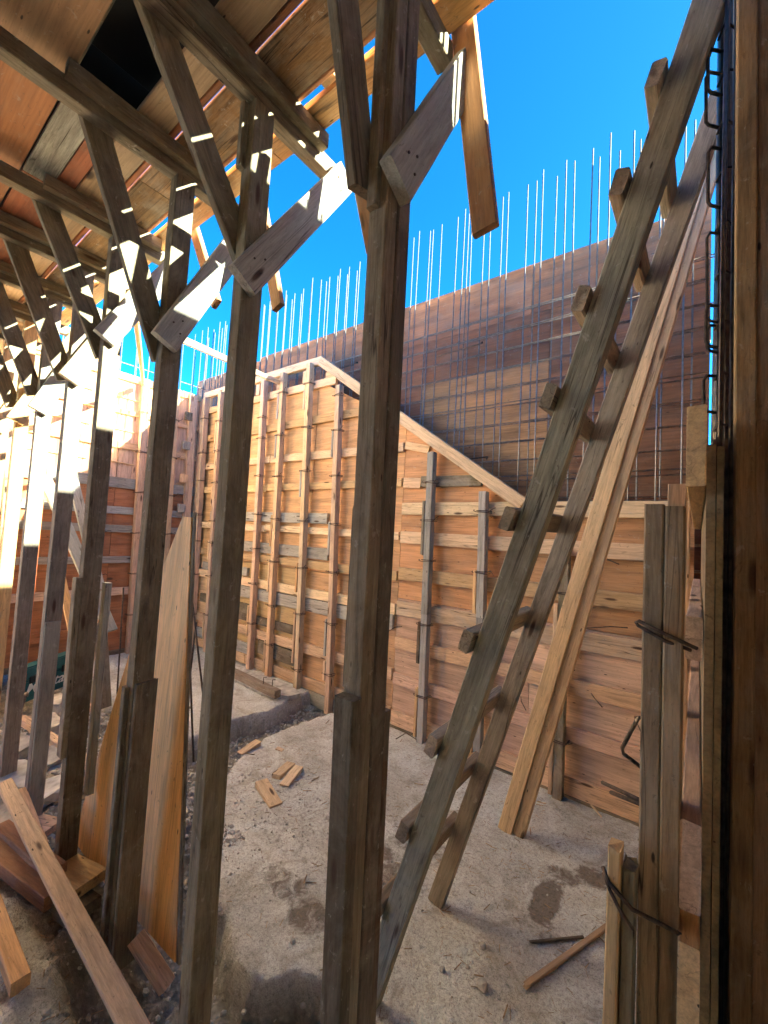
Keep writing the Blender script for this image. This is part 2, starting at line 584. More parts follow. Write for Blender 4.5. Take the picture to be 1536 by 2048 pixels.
M['ground'] = ground_material()
tag(link('ground', gm, M['ground']), 'dusty broken concrete floor with soil trench on the building site', kind='structure')


def gz(x, y):
    j = int(np.argmin(np.abs(gx - x)))
    i = int(np.argmin(np.abs(gy - y)))
    return float(z[i * nx + j])


# ------------------------------------------------------------------ long wall form (parallel to the deck edge)
WX = -5.62            # plane of the form closing the far end
YF = 3.06             # plywood face of the long form
form = empty('wall_form', (-2.8, YF, 0), 'long orange plywood wall form with sloping top plate and timber studs', 'formwork')
# plywood face, one sheet after another, cut along the slope
slope = lambda x: 3.47 + (x + 3.20) * (1.945 - 3.47) / (-1.04 + 3.20)
def face(x0, x1, z0, z1f, col):
    pts = [(0, z0)]
    pts += [(x1 - x0, z0), (x1 - x0, z1f(x1)), (0, z1f(x0))]
    return sheet('plywood_sheet', (x0, YF, 0), (1, 0, 0), (0, 0, 1), pts, -0.018, 'ply', col, form)
top_l = lambda x: 3.28
xs = [WX + 0.02, -4.45, -3.30]
for i in range(2):
    face(xs[i] + .002, xs[i + 1] - .002, 1.23, top_l, (.62, .36, .19, 1) if i else ORANGE)
    face(xs[i] + .002, xs[i + 1] - .002, 0.02, lambda x: 1.225, HONEY if i else PINE)
face(-3.296, -2.12, 1.23, lambda x: min(3.27, slope(x) - 0.05), (0.57, 0.32, 0.165, 1))
face(-3.296, -2.12, 0.02, lambda x: 1.225, ORANGE)
face(-2.116, -1.06, 1.10, lambda x: slope(x) - 0.05, (0.56, 0.285, 0.135, 1))
face(-2.116, -0.95, 0.02, lambda x: 1.095, PINK)
face(-1.055, -0.02, 1.10, lambda x: 1.90, (0.56, 0.30, 0.155, 1))
face(-0.946, -0.02, 0.02, lambda x: 1.095, PINK)

RT = 0.034            # rail thickness
def rail(x0, x1, z0, z1, col=PINE, mat='fresh', dy=0.0):
    zc, h = (z0 + z1) / 2, z1 - z0
    t = random.uniform(-.006, .006)
    board('rail', (x0, YF - RT / 2 - 0.002 - dy, zc - t), (x1, YF - RT / 2 - 0.002 - dy, zc + t), h, RT, (0, 0, 1), mat, col, form)

XL = WX + 0.06
for (z0, z1, c) in [(3.19, 3.27, PINE), (2.79, 2.88, ORANGE), (2.41, 2.49, PINE), (2.08, 2.16, HONEY), (1.61, 1.685, PALE), (1.26, 1.335, HONEY),
                    (0.955, 1.05, PALE), (0.385, 0.485, PINE), (0.05, 0.16, PINE)]:
    cut = random.uniform(-4.3, -4.0)
    rail(XL, cut - .004, z0, z1, vary(c, .1))
    x1 = min(-2.12, (-3.20 + (3.40 - z1) / 0.706))
    rail(cut + .004, x1, z0 + random.uniform(-.008, .008), z1, vary(c, .1))
for (x0, x1, z0, z1, c, mt) in [(-5.2, -3.02, 1.725, 1.835, GREY, 'grey'), (-4.9, -2.98, 1.36, 1.48, GREY, 'grey'), (-4.7, -2.14, 0.815, 0.945, GREY, 'grey'),
                                (-4.9, -3.35, 0.54, 0.63, DKBROWN, 'old'), (-4.0, -3.30, 0.22, 0.37, UMBER, 'old'), (-5.3, -4.3, 1.06, 1.16, GREY, 'grey'),
                                (-5.3, -4.2, 0.63, 0.74, UMBER, 'old'), (-4.0, -2.14, -0.10, 0.035, GREY, 'grey'), (-5.4, -4.1, 0.17, 0.29, GREY, 'grey')]:
    rail(x0, x1, z0, z1, c, mt)
for (x0, x1, z0, z1, c, mt) in [(-2.10, -1.92, 2.07, 2.16, PINE, 'fresh'), (-1.915, -1.36, 2.075, 2.165, UMBER, 'grey'),
                                (-2.10, -0.05, 1.838, 1.943, PALE, 'fresh'), (-2.10, -0.05, 1.58, 1.685, PALE, 'fresh'), (-2.10, -0.05, 1.262, 1.368, HONEY, 'fresh'),
                                (-2.10, -0.05, 0.960, 1.085, PALE, 'grey'), (-2.10, -0.05, 0.665, 0.765, PINE, 'fresh'), (-2.10, -0.05, 0.36, 0.455, PINK, 'fresh'),
                                (-2.10, -0.05, 0.02, 0.14, PINE, 'fresh'), (-2.12, -1.0, -0.09, 0.015, UMBER, 'old'), (-0.98, -0.05, -0.09, 0.015, UMBER, 'old')]:
    rail(x0, x1, z0, z1, c, mt)
# top plate of the tall end, dark gaps under it, and the sloping plate
board('top_plate', (XL, YF - .03, 3.455), (-3.23, YF - .03, 3.475), 0.085, 0.05, (0, 0, 1), 'fresh', PINE, form)
board('sloping_plate', (-3.24, YF - .045, 3.46), (-1.02, YF - .045, 1.955 - .03), 0.095, 0.06, (0, 0, 1), 'fresh', PALE, form)
for x in (-5.45, -4.85, -4.35, -3.95, -3.5):
    board('spacer_block', (x, YF - .02, 3.275), (x, YF - .02, 3.41), 0.07, 0.03, (1, 0, 0), 'fresh', PINE, form)
board('filler_block', (-3.17, YF - .02, 3.30), (-2.95, YF - .02, 3.295), 0.06, 0.03, (0, 0, 1), 'fresh', PINE, form)
board('filler_block', (-2.11, YF - .012, 2.46), (-1.86, YF - .012, 2.40), 0.07, 0.02, (0, 0, 1), 'fresh', PINE, form)

# studs, doubled, with short cleats and wire ties
YS = YF - RT - 0.004
tie_mesh = {}
def tie(x, z, parent, across='X', y=None, w=0.075, d=0.075, flip=1):
    """loop of tie wire round a stud, its twisted tail sticking out"""
    key = (round(w, 3), round(d, 3), random.randint(0, 3))
    if key not in tie_mesh:
        vs, fs = [], []
        def add(pts, r=0.0032, closed=False):
            v, f = tube_data(pts, r, 5, closed)
            k = len(vs)
            vs.extend(v)
            fs.extend(tuple(i + k for i in q) for q in f)
        hw = w / 2 + 0.004
        for dz in (0.0, 0.011):
            s = random.uniform(-.006, .006)
            add([(-hw - .01, d * .98, dz), (-hw, 0.01, dz + s), (-hw + .006, -0.006, dz + s), (0, -0.008, dz), (hw - .006, -0.006, dz - s), (hw, 0.01, dz - s), (hw + .006, d * .98, dz)])
        e = random.uniform(0.03, 0.07)
        add([(hw, 0.01, 0.005), (hw + e * .5, -0.012, 0.010 + e * .2), (hw + e, -0.02, 0.02 + random.uniform(-.5, .6) * e)])
        add([(-hw, 0.0, 0.0), (-hw - .018, -.004, .006), (-hw - .024, 0.004, .012), (-hw - .014, .006, .014)])
        me = bpy.data.meshes.new('wire_tie')
        me.from_pydata(vs, [], fs)
        me.materials.append(M['rust'])
        tie_mesh[key] = me
    mw = Matrix.Translation((x, y, z)) if across == 'X' else Matrix.Translation((x, y, z)) @ Matrix.Rotation(math.radians(90), 4, 'Z')
    link('wire_tie', tie_mesh[key], None, parent, None, mw @ Matrix.Rotation(random.uniform(-.08, .08), 4, 'Y'))


def stud(x, z0, z1, col=PINK, mat='fresh', lean=0.02, ties=(), cleats=(), w=0.057, d=0.066):
    xb = lambda zz: x + lean * (1.2 - zz)
    y = YS - d / 2
    zm = z0 + (z1 - z0) * random.uniform(.40, .62)
    st = board('stud', (xb(z0), y, z0), (xb(zm), y, zm), w, d, (1, 0, 0), mat, col, form)
    st2 = board('stud', (xb(zm), y - .002, zm + .003), (xb(z1), y - .002, z1), w * 1.04, d, (1, 0, 0), mat, vary(col, .1), form)
    for (c0, c1, cc, cm) in cleats:
        xx = xb((c0 + c1) / 2) - w / 2 - 0.014
        board('cleat', (xx, y - .014, c0), (xb(c1) - w / 2 - .014, y - .014, c1), 0.026, 0.05, (1, 0, 0), cm, cc, st if c0 < zm else st2, rag=.004)
    for tz in ties:
        tie(xb(tz), tz, st if tz < zm else st2, 'X', YS - d - 0.002, w + 0.03, d)

lev = (3.10, 2.62, 2.24, 1.78, 1.42, 0.98, 0.46)
stud(-5.40, 0.0, 3.40, PINK, lean=.03, ties=lev, cleats=[(2.9, 3.15, PINE, 'fresh'), (2.0, 2.3, PINE, 'fresh'), (1.25, 1.6, PINK, 'fresh')])
stud(-5.02, 0.0, 3.42, PINK, lean=.03, ties=[3.02, 2.62, 2.2, 1.7, 1.42, .99, .5], cleats=[(2.6, 3.0, PINE, 'fresh'), (1.9, 2.15, PINE, 'fresh'), (1.2, 1.45, PALE, 'fresh'), (.2, .5, PINE, 'fresh')])
stud(-4.56, 0.0, 3.42, PINK, lean=.03, ties=[3.1, 2.6, 2.2, 1.8, 1.4, 1.0, .5])
stud(-4.10, 0.0, 3.40, PINK, lean=.03, ties=[2.95, 2.7, 2.25, 1.8, 1.4, 1.0, .55], cleats=[(.4, .75, PINE, 'fresh')])
stud(-3.76, 0.0, 3.43, PINE, lean=.025, ties=[3.19, 2.70, 2.23, 1.75, 1.28, .80, .38], cleats=[(2.9, 3.2, GREY, 'grey'), (2.45, 2.72, GREY, 'grey'), (1.45, 1.8, ORANGE, 'fresh'), (.95, 1.3, PINE, 'fresh'), (.08, .42, PINE, 'fresh')])
stud(-3.30, -0.08, 3.45, PALE, lean=.035, ties=[3.22, 2.74, 2.27, 1.74, 1.25, .78, .22], cleats=[(2.95, 3.2, PALE, 'fresh'), (2.0, 2.28, GREY, 'grey'), (1.0, 1.3, ORANGE, 'fresh'), (.28, .8, PINE, 'fresh')])
stud(-2.85, -0.08, 3.13, PINK, lean=.035, ties=[3.02, 2.66, 2.20, 1.72, 1.25, .76, .28], cleats=[(2.40, 2.66, GREY, 'grey'), (1.42, 1.75, GREY, 'grey'), (.45, .80, GREY, 'grey'), (.22, .40, PALE, 'fresh')])
stud(-2.36, -0.06, 2.70, PINK, lean=.03, ties=[2.4, 1.9, 1.4, .9, .4])
stud(-1.78, 0.0, 2.36, GREY, 'grey', lean=.012, ties=[2.10, 1.78, 1.45, .93, .36], cleats=[(1.5, 1.95, UMBER, 'grey'), (.62, .95, DKBROWN, 'old'), (.04, .42, HONEY, 'fresh')])
stud(-1.30, 0.0, 2.02, GREY, 'grey', lean=.02, ties=[1.86, 1.40, .92, .4], cleats=[(1.10, 1.42, HONEY, 'fresh'), (.05, .38, HONEY, 'fresh')])
stud(-0.715, 0.0, 1.62, UMBER, 'grey', lean=.0, ties=[1.32, .85, .36], cleats=[(.86, 1.25, PALE, 'fresh'), (.02, .36, PINE, 'fresh')])
# tie rods poking out between the studs
for (x, zz, dx) in [(-2.05, .86, .0), (-1.0, .55, .1), (-.50, 1.56, .12), (-.35, 1.15, -.2), (-.3, .62, .05), (-.55, .70, .1), (-.9, 1.18, .03)]:
    tube('tie_wire', [(x, YF - .01, zz), (x + dx * .4, YF - .12, zz + .01), (x + dx, YF - .2, zz - .01)], .0035, 'rust', form, 5)

# ------------------------------------------------------------------ dark outer form behind the bars
YD = 3.30
outer = empty('outer_wall_form', (-2.8, YD, 0), 'dark red brown film plywood wall form rising behind the reinforcing bars', 'formwork')
def dsheet(x0, x1, z0, z1, col, dy=0.0):
    sheet('plywood_sheet', (x0 + .0015, YD - dy, 0), (1, 0, 0), (0, 0, 1), [(0, z0), (x1 - x0 - .003, z0), (x1 - x0 - .003, z1), (0, z1)], 0.018, 'film', col, outer, va=.12)
DR = (0.32, 0.13, 0.055, 1)
DM = (0.265, 0.105, 0.048, 1)
LT = (0.46, 0.25, 0.115, 1)
for (x0, x1) in [(-6.3, -4.7), (-4.7, -3.5), (-3.5, -2.3), (-2.3, -1.1), (-1.1, 0.045)]:
    dsheet(x0, x1, 3.50, 3.92 if x0 > -6 else 3.88, DR)
    dsheet(x0, x1, 0.0, 2.0, DM)
for (x0, x1, c) in [(-6.3, -4.4, DR), (-4.4, -2.12, DM)]:
    dsheet(x0, x1, 2.003, 3.497, c)
dsheet(-2.12, -0.95, 2.003, 3.10, LT)
dsheet(-0.95, 0.045, 2.003, 3.25, (0.30, 0.15, 0.08, 1))
dsheet(-2.12, -0.95, 3.103, 3.497, DM)
dsheet(-0.95, 0.045, 3.253, 3.497, DR)
sheet('leak_stop_sheet', (-6.29, YD + .0005, 0), (1, 0, 0), (0, 0, 1), [(0, .01), (6.32, .01), (6.32, 3.86), (0, 3.86)], -.012, 'film', DM, outer)  # added behind the panels to stop daylight leaking through their joints
for x in np.arange(-6.1, 0.05, 0.6):
    board('stud', (x, YD + .055, 0), (x, YD + .055, 3.86), 0.05, 0.07, (1, 0, 0), 'fresh', PINE, outer, seg=2)
board('waler', (-6.3, YD + .12, 3.1), (.05, YD + .12, 3.1), 0.1, 0.05, (0, 0, 1), 'fresh', PINE, outer, seg=3)
board('waler', (-6.3, YD + .12, 1.4), (.05, YD + .12, 1.4), 0.1, 0.05, (0, 0, 1), 'fresh', PINE, outer, seg=3)

# ------------------------------------------------------------------ reinforcing mesh in that wall
mesh = empty('rebar_mesh', (-2.8, 3.18, 0), 'mesh of steel reinforcing bars standing in front of the dark form', 'rebar')
def bar(parent, p0, p1, r, mat='steel', name='vertical_bar', n=6):
    return tube(name, [p0, p1], r, mat, parent, n)
x = -6.0
k = 0
while x < 0.02:
    for (yy, dx) in ((3.15, 0.0), (3.235, 0.045)):
        xx = x + dx + random.uniform(-.018, .018)
        if random.random() < .04 and x > -5:
            continue
        zt = 4.56 + random.uniform(-.07, .06)
        bar(mesh, (xx + random.uniform(-.01, .01), yy, -0.05), (xx + random.uniform(-.035, .02), yy + random.uniform(-.01, .01), zt), 0.0052)
    x += 0.148
for zz in np.arange(0.15, 3.6, 0.152):
    for (yy, dz) in ((3.162, 0), (3.223, .03)):
        a, b_ = random.uniform(-.015, .015), random.uniform(-.015, .015)
        xe = random.choice([0.03, 0.02, 0.06])
        bar(mesh, (-6.1, yy, zz + dz + a), (xe, yy, zz + dz + b_), 0.0042, 'dullbar', 'horizontal_bar', 5)
for (x, zz) in [(-1.45, 3.28), (-1.36, 2.32), (-2.82, 3.4)]:
    tube('hooked_bar', [(x - .42, 3.13, zz - .02), (x, 3.13, zz), (x + .012, 3.10, zz - .008), (x + .012, 3.08, zz - .03)], .006, 'rust', mesh, 6)
tube('bent_bar', [(-.72, 3.14, 2.0), (-.60, 3.13, 2.35)], .007, 'steel', mesh)
tube('bent_bar', [(-.62, 3.12, 2.42), (-.50, 3.13, 2.1)], .007, 'steel', mesh)

# ------------------------------------------------------------------ form closing the far end
lf = empty('wall_form', (WX, 1.5, 0), 'sunlit far end plywood wall form with grey rails, red plywood below', 'formwork')
ys = [-1.4, -0.2, 0.95, 2.02, 2.99]
for i in range(4):
    w_ = ys[i + 1] - ys[i] - .004
    sheet('plywood_sheet', (WX, ys[i] + .002, 0), (0, 1, 0), (0, 0, 1), [(0, .02), (w_, .02), (w_, 2.10), (0, 2.10)], -0.018, 'ply', REDPLY, lf)
    nb = 6
    for j in range(nb):
        y0, y1 = ys[i] + .003 + j * w_ / nb, ys[i] + .003 + (j + 1) * w_ / nb - .003
        board('plank', (WX - .010, (y0 + y1) / 2, 2.106), (WX - .010, (y0 + y1) / 2, 3.44 + random.uniform(-.015, .015)), y1 - y0, 0.02, (0, 1, 0), 'fresh', vary(PINK, .1), lf, seg=3)
for (z0, z1, c, mt) in [(3.36, 3.44, PINE, 'fresh'), (2.95, 3.0, PINE, 'fresh'), (2.52, 2.60, PINE, 'fresh'), (2.04, 2.165, GREY, 'grey'), (1.72, 1.81, GREY, 'grey'), (1.50, 1.59, GREY, 'grey'),
                        (1.13, 1.21, GREY, 'grey'), (0.74, 0.83, PINK, 'fresh'), (0.30, 0.40, REDPLY, 'fresh'), (0.02, .08, UMBER, 'old')]:
    cut = random.uniform(.6, 1.0)
    for (y0, y1) in ((-1.4, cut - .004), (cut + .004, 2.99)):
        zc = (z0 + z1) / 2
        board('rail', (WX + .018, y0, zc), (WX + .018, y1, zc + random.uniform(-.008, .008)), z1 - z0, 0.032, (0, 0, 1), mt, c, lf)
for (y, c, mt, w_) in [(-1.0, PINE, 'fresh', .06), (-.45, PINE, 'fresh', .06), (0.05, PALE, 'fresh', .06), (.55, PINE, 'fresh', .06), (1.05, PALE, 'fresh', .06),
                       (1.88, PALE, 'fresh', .07), (2.28, PINK, 'fresh', .07), (2.66, PINE, 'fresh', .06)]:
    st = board('stud', (WX + .072, y + .025, 0.02), (WX + .072, y - .045, 3.42), w_, 0.07, (0, 1, 0), mt, c, lf, rag=.006)
    for tz in (3.0, 2.5, 2.0, 1.5, 1.0, .5):
        tie(WX + .11, tz, st, 'Y', y - .045 * (tz - 1.2) / 2.2, w_ + .02, .07)
for zz in (3.15, 2.75, 2.35):
    for (y0, y1) in ((.2, .5), (.7, 1.0), (1.15, 1.7), (1.95, 2.2)):
        board('batten', (WX + .012, y0, zz), (WX + .012, y1, zz - .01), .012, .02, (0, 0, 1), 'fresh', PINE, lf, seg=2)
board('corner_board', (WX + .10, 3.0, 0), (WX + .09, 3.0, 3.40), .17, .03, (1, 0, 0), 'fresh', PINK, lf)
board('corner_post', (WX + .05, 2.93, 0), (WX + .05, 2.86, 3.42), .10, .05, (0, 1, 0), 'fresh', PINK, lf)
for zz, c in ((3.05, UMBER), (2.65, GREY), (2.2, PINE), (1.8, GREY)):
    board('filler_block', (WX + .08, 2.80, zz), (WX + .08, 2.80, zz + .11), .10, .03, (0, 1, 0), 'grey', c, lf)
lm = empty('rebar_mesh', (WX - .12, 1.4, 0), 'reinforcing bars standing up behind the sunlit far end form', 'rebar')
y = -1.3
while y < 3.05:
    for (xx, dy) in ((WX - .08, 0), (WX - .17, .04)):
        bar(lm, (xx, y + dy, 0), (xx + random.uniform(-.02, .02), y + dy + random.uniform(-.03, .02), 4.15 + random.uniform(-.2, .25)), .0046)
    y += .15
for zz in np.arange(.3, 3.6, .3):
    bar(lm, (WX - .1, -1.4, zz), (WX - .1, 3.1, zz), .005, 'rust', 'horizontal_bar', 5)
lo_ = empty('outer_wall_form', (WX - .26, 1, 0), 'outer plywood form at the far end, only its edge showing over the planks', 'formwork')
for (y0, y1) in ((-1.4, .1), (.1, 1.6), (1.6, 3.28)):
    sheet('plywood_sheet', (WX - .25, y0 + .002, 0), (0, 1, 0), (0, 0, 1), [(0, 0), (y1 - y0 - .004, 0), (y1 - y0 - .004, 3.40), (0, 3.40)], -0.018, 'film', DR, lo_)

# ------------------------------------------------------------------ form beside the camera
rf = empty('wall_form', (0.0, 1.9, 0), 'dark timber wall form in shade beside the ladder, its plywood edges showing', 'formwork')
for (x0, t, z1, c) in [(0.012, .016, 1.885, (.42, .33, .21, 1)), (0.0295, .012, 1.88, (.34, .27, .17, 1))]:
    sheet('plywood_sheet', (x0, 1.14, 0), (0, 1, 0), (0, 0, 1), [(0, -.05), (1.85, -.05), (1.85, z1), (0, z1)], t, 'ply', c, rf)
def rrail(z0, z1, y0, x0=-.022, x1=.010, col=PINE, mat='fresh'):
    board('rail', ((x0 + x1) / 2, y0, (z0 + z1) / 2), ((x0 + x1) / 2, 2.90, (z0 + z1) / 2), z1 - z0, x1 - x0, (0, 0, 1), mat, col, rf, rag=.003)
rrail(1.775, 1.935, 1.0, col=HONEY)
rrail(1.40, 1.50, 1.22, col=PINK)
rrail(.99, 1.15, 1.0, col=PINK)
rrail(.78, .955, .97, col=HONEY)
rrail(.40, .52, .98, col=PINE)
rrail(.05, .17, 1.0, col=PINE)
# doubled upright with its tie
for (xa, xb_, c, zt) in ((-.089, -.0555, (.40, .285, .18, 1), 1.742), (-.0545, -.0225, (.37, .255, .155, 1), 1.738)):
    board('stud', ((xa + xb_) / 2 + .006, 1.035, -.02), ((xa + xb_) / 2, 1.035, zt), xb_ - xa, .07, (1, 0, 0), 'old', c, rf)
board('stud', (-.055, 1.62, -.02), (-.055, 1.62, 1.86), .05, .06, (1, 0, 0), 'fresh', PINK, rf)
board('stud', (-.055, 2.25, -.02), (-.055, 2.25, 1.86), .05, .06, (1, 0, 0), 'fresh', PINE, rf)
board('cleat', (-.128, .965, -.02), (-.122, .965, 1.075), .022, .045, (1, 0, 0), 'fresh', HONEY, rf, rag=.012)
board('cleat', (-.102, .98, -.02), (-.098, .98, 1.035), .022, .05, (1, 0, 0), 'fresh', BROWN, rf, rag=.01)
zz = at(1300, 1255, Y=1.0).z
tube('wire_tie', [(-.01, 1.02, zz - .035), (-.05, .992, zz - .02), (-.095, .988, zz + .002), (-.100, 1.0, zz + .006), (-.094, .985, zz + .012), (-.05, .988, zz - .006), (0.0, 1.01, zz - .028)], .0035, 'rust', rf, 6)
zz = at(1240, 1765, Y=.95).z
tube('wire_tie', [(-.142, .955, zz + .01), (-.128, .935, zz), (-.09, .94, zz - .03), (-.04, .975, zz - .055), (0.0, 1.0, zz - .075)], .0038, 'rust', rf, 6)
tube('wire_tie', [(-.140, .95, zz + .003), (-.126, .932, zz - .01), (-.105, .93, zz - .04), (-.088, .938, zz - .062)], .0034, 'rust', rf, 6)
tube('hooked_bar', [(-.085, 1.08, 1.29), (-.10, 1.08, 1.285), (-.128, 1.07, 1.215), (-.125, 1.07, 1.205), (-.085, 1.08, 1.18)], .0042, 'ribbed', rf, 8)
for (q0, q1) in (((1205, 1565), (1290, 1605)), ((1222, 1585), (1290, 1612))):
    tube('tie_rod', [at(*q0, Y=1.5), at(q1[0], q1[1], Y=1.35)], .006, 'rust', rf, 6)
# closing boards at the near end, standing full height
for (xa, xb_, c, yy) in ((.056, .0925, (.34, .22, .125, 1), 1.2), (.0945, .134, (.28, .17, .095, 1), 1.205), (.136, .19, BROWN, 1.2), (.192, .26, UMBER, 1.2)):
    board('end_board', ((xa + xb_) / 2, yy, -.05), ((xa + xb_) / 2, yy, 3.35), xb_ - xa, .05, (1, 0, 0), 'old', c, rf)
# the far sheet of that form, unseen, stepped and lengthened to cast shade
for (y0, y1, zt) in ((.80, 1.40, 3.75), (1.40, 1.56, 3.36), (1.56, 1.72, 3.75), (1.72, 4.2, 3.72)):
    sheet('plywood_sheet', (.30, y0 + .002, 0), (0, 1, 0), (0, 0, 1), [(0, 0), (y1 - y0 - .004, 0), (y1 - y0 - .004, zt), (0, zt)], .018, 'film', DR, rf)

# unseen enclosure added behind the camera to keep daylight off the shores
added_rear = empty('wall_form', (-2.5, -2.6, 0), 'added plywood wall form behind the viewer, darkening the covered bay', 'formwork')
for i in range(1, 6):
    x0 = -5.9 + i * 1.2
    sheet('plywood_sheet', (x0, -2.6, 0), (1, 0, 0), (0, 0, 1), [(0, 0), (1.196, 0), (1.196, 3.18), (0, 3.18)], .018, 'ply', (.50, .44, .36, 1), added_rear)  # pale neutral tone so the added wall bounces some fill
    board('stud', (x0 + .6, -2.66, 0), (x0 + .6, -2.66, 3.1), .05, .07, (1, 0, 0), 'fresh', PINE, added_rear, seg=2)
for i in range(3):
    y0 = -2.58 + i * 1.25
    sheet('plywood_sheet', (1.2, y0, 0), (0, 1, 0), (0, 0, 1), [(0, 0), (1.246, 0), (1.246, 3.18), (0, 3.18)], .018, 'ply', (.50, .44, .36, 1), added_rear)
sheet('plywood_sheet', (.28, 1.19, 0), (1, 0, 0), (0, 0, 1), [(0, 0), (.92, 0), (.92, 3.18), (0, 3.18)], .018, 'ply', (.50, .44, .36, 1), added_rear)

cage = empty('rebar_cage', (.045, 1.3, 0), 'tight bundle of ribbed bars and stirrups at the dark form end', 'rebar')
random.seed(21)
for i, (xx, yy) in enumerate([(.030, 1.30), (.041, 1.26), (.050, 1.30), (.062, 1.34), (.046, 1.42), (.036, 1.40), (.058, 1.27), (.054, 1.5), (.048, 1.7), (.036, 1.62), (.060, 1.9)]):
    tube('ribbed_bar', [(xx + random.uniform(-.004, .004), yy, .1), (xx + random.uniform(-.006, .004), yy, 1.9), (xx + random.uniform(-.004, .008), yy + .01, 3.6)], .0058, 'ribbed', cage, 8)
for (px, y0, y1, d) in [(1424, 105, 185, .9), (1420, 150, 250, .7), (1424, 300, 410, .9), (1422, 470, 640, .2), (1420, 615, 690, 1.0), (1422, 655, 700, .5), (1415, 755, 820, .8)]:
    yy = 1.28
    a, b_ = at(px - 8, y0, Y=yy), at(px - 8, y1, Y=yy)
    e = .036
    tube('stirrup', [(a.x + e, yy + .03, a.z + .006), (a.x + .006, yy, a.z + .004), (a.x, yy, a.z - .008), (b_.x, yy, b_.z + .008), (b_.x + .006, yy, b_.z - .004), (b_.x + e, yy + .03, b_.z - .006)], .0032 + .001 * d, 'rust', cage, 7)
for zz in np.arange(1.95, 3.3, .13):
    tube('cross_bar', [(.026, 1.30, zz), (.04, 1.27, zz + .01), (.066, 1.29, zz + random.uniform(-.02, .02))], .0032, 'rust', cage, 6)

# ------------------------------------------------------------------ deck form overhead
random.seed(5)
ZB = 3.20
deck = empty('deck_form', (-2.5, 0.5, ZB), 'brown plank and plywood deck form overhead, seen from below', 'formwork')
XR, XE = 0.10, -5.45   # deck ends
def strip(name, y0, y1, t, col, mat, z0=ZB, cuts=(), x0=XE, x1=XR, gap=.004):
    ends = [x0] + sorted(cuts) + [x1]
    for i in range(len(ends) - 1):
        a, b_ = ends[i] + gap / 2, ends[i + 1] - gap / 2
        board(name, (a, (y0 + y1) / 2, z0 + t / 2), (b_, (y0 + y1) / 2, z0 + t / 2), y1 - y0, t, (0, 1, 0), mat, vary(col, .1), deck, warp=.0004)
DKW = (0.36, 0.20, 0.10, 1)
strip('edge_plank', .938, 1.032, .029, (.40, .21, .095, 1), 'fresh', cuts=(-3.9, -1.42))
strip('batten', .892, .907, .04, (.44, .20, .09, 1), 'fresh', cuts=(-2.6,))
strip('plank', .724, .889, .022, DKW, 'old', cuts=(-4.4, -2.05, -1.18))
strip('batten', .697, .719, .04, (.36, .13, .06, 1), 'fresh', cuts=(-3.1, -1.5), z0=ZB + .008)
strip('plywood_sheet', .577, .690, .018, (0.360, 0.238, 0.144, 1), 'ply', cuts=(-4.6, -3.4, -2.1, -.95))
for x in (-.93, -1.045, -2.02, -3.25, -4.1):
    board('spacer_block', (x - .03, .9225, ZB + .03), (x + .03, .9225, ZB + .03), .027, .03, (0, 1, 0), 'fresh', ORANGE, deck, seg=2)
# sheets further in
for (x0, x1, y0, y1, c, mt) in [(-.95, XR, .10, .570, (0.331, 0.202, 0.115, 1), 'ply'), (-.95, XR, -2.9, .095, (0.302, 0.158, 0.079, 1), 'ply'), (XR + .02, 1.25, -2.7, .70, (0.302, 0.158, 0.079, 1), 'ply'),
                                (-2.45, -1.90, .395, .50, GREY, 'old'), (-2.45, -1.90, .505, .570, (.34, .10, .05, 1), 'ply'), (-3.6, -2.455, .395, .570, (.34, .11, .055, 1), 'ply'),
                                (-5.45, -3.605, .395, .570, (.40, .17, .08, 1), 'ply'),
                                (-1.88, -.96, -.75, .385, (0.288, 0.173, 0.101, 1), 'ply'), (-3.1, -1.885, -.75, .385, (0.331, 0.130, 0.054, 1), 'ply'), (-4.3, -3.105, -.75, .385, (0.331, 0.137, 0.058, 1), 'ply'), (-5.45, -4.305, -.75, .385, (0.317, 0.144, 0.065, 1), 'ply'),
                                (-2.2, -.96, -2.9, -.755, (.42, .2, .1, 1), 'ply'), (-3.8, -2.205, -2.9, -.755, (.42, .2, .1, 1), 'ply'), (-5.45, -3.805, -2.9, -.755, (.42, .2, .1, 1), 'ply')]:
    sheet('plywood_sheet', (x0 + .002, y0, ZB + random.uniform(0, .002)), (1, 0, 0), (0, 1, 0), [(0, 0), (x1 - x0 - .004, 0), (x1 - x0 - .004, y1 - y0), (0, y1 - y0)], .018, mt, c, deck)
board('joist', (-1.87, .372, ZB + .06), (-.97, .372, ZB + .06), .05, .07, (0, 1, 0), 'old', UMBER, deck)
# the dark void over the missing sheet, its shade put in by added black covers and sides; a crack of daylight beside it
o = sheet('void_cover', (-5.5, -2.9, ZB + .35), (1, 0, 0), (0, 1, 0), [(0, 0), (5.6, 0), (5.6, 3.286), (0, 3.286)], .004, 'black', (.01, .01, .01, 1), deck)
o['label'] = 'black cover added to darken the void over the missing plywood'
o = sheet('void_cover', (-5.5, .392, ZB + .30), (1, 0, 0), (0, 1, 0), [(0, 0), (5.6, 0), (5.6, .30), (0, .30)], .004, 'black', (.01, .01, .01, 1), deck)
board('void_side', (-5.45, .702, ZB + .175), (XR, .702, ZB + .175), .26, .018, (0, 0, 1), 'black', DM, deck)  # black colour stands in for deep shade inside the void
for xx in (-1.905, -.945, -5.45, XR):
    board('void_side', (xx, -2.9, ZB + .16), (xx, .68, ZB + .16), .26, .018, (0, 0, 1), 'black', DM, deck)

# ------------------------------------------------------------------ shores: post, header beam and two braces each
def wob(p, a=.004):
    return (p[0] + random.uniform(-a, a), p[1] + random.uniform(-a, a), p[2])

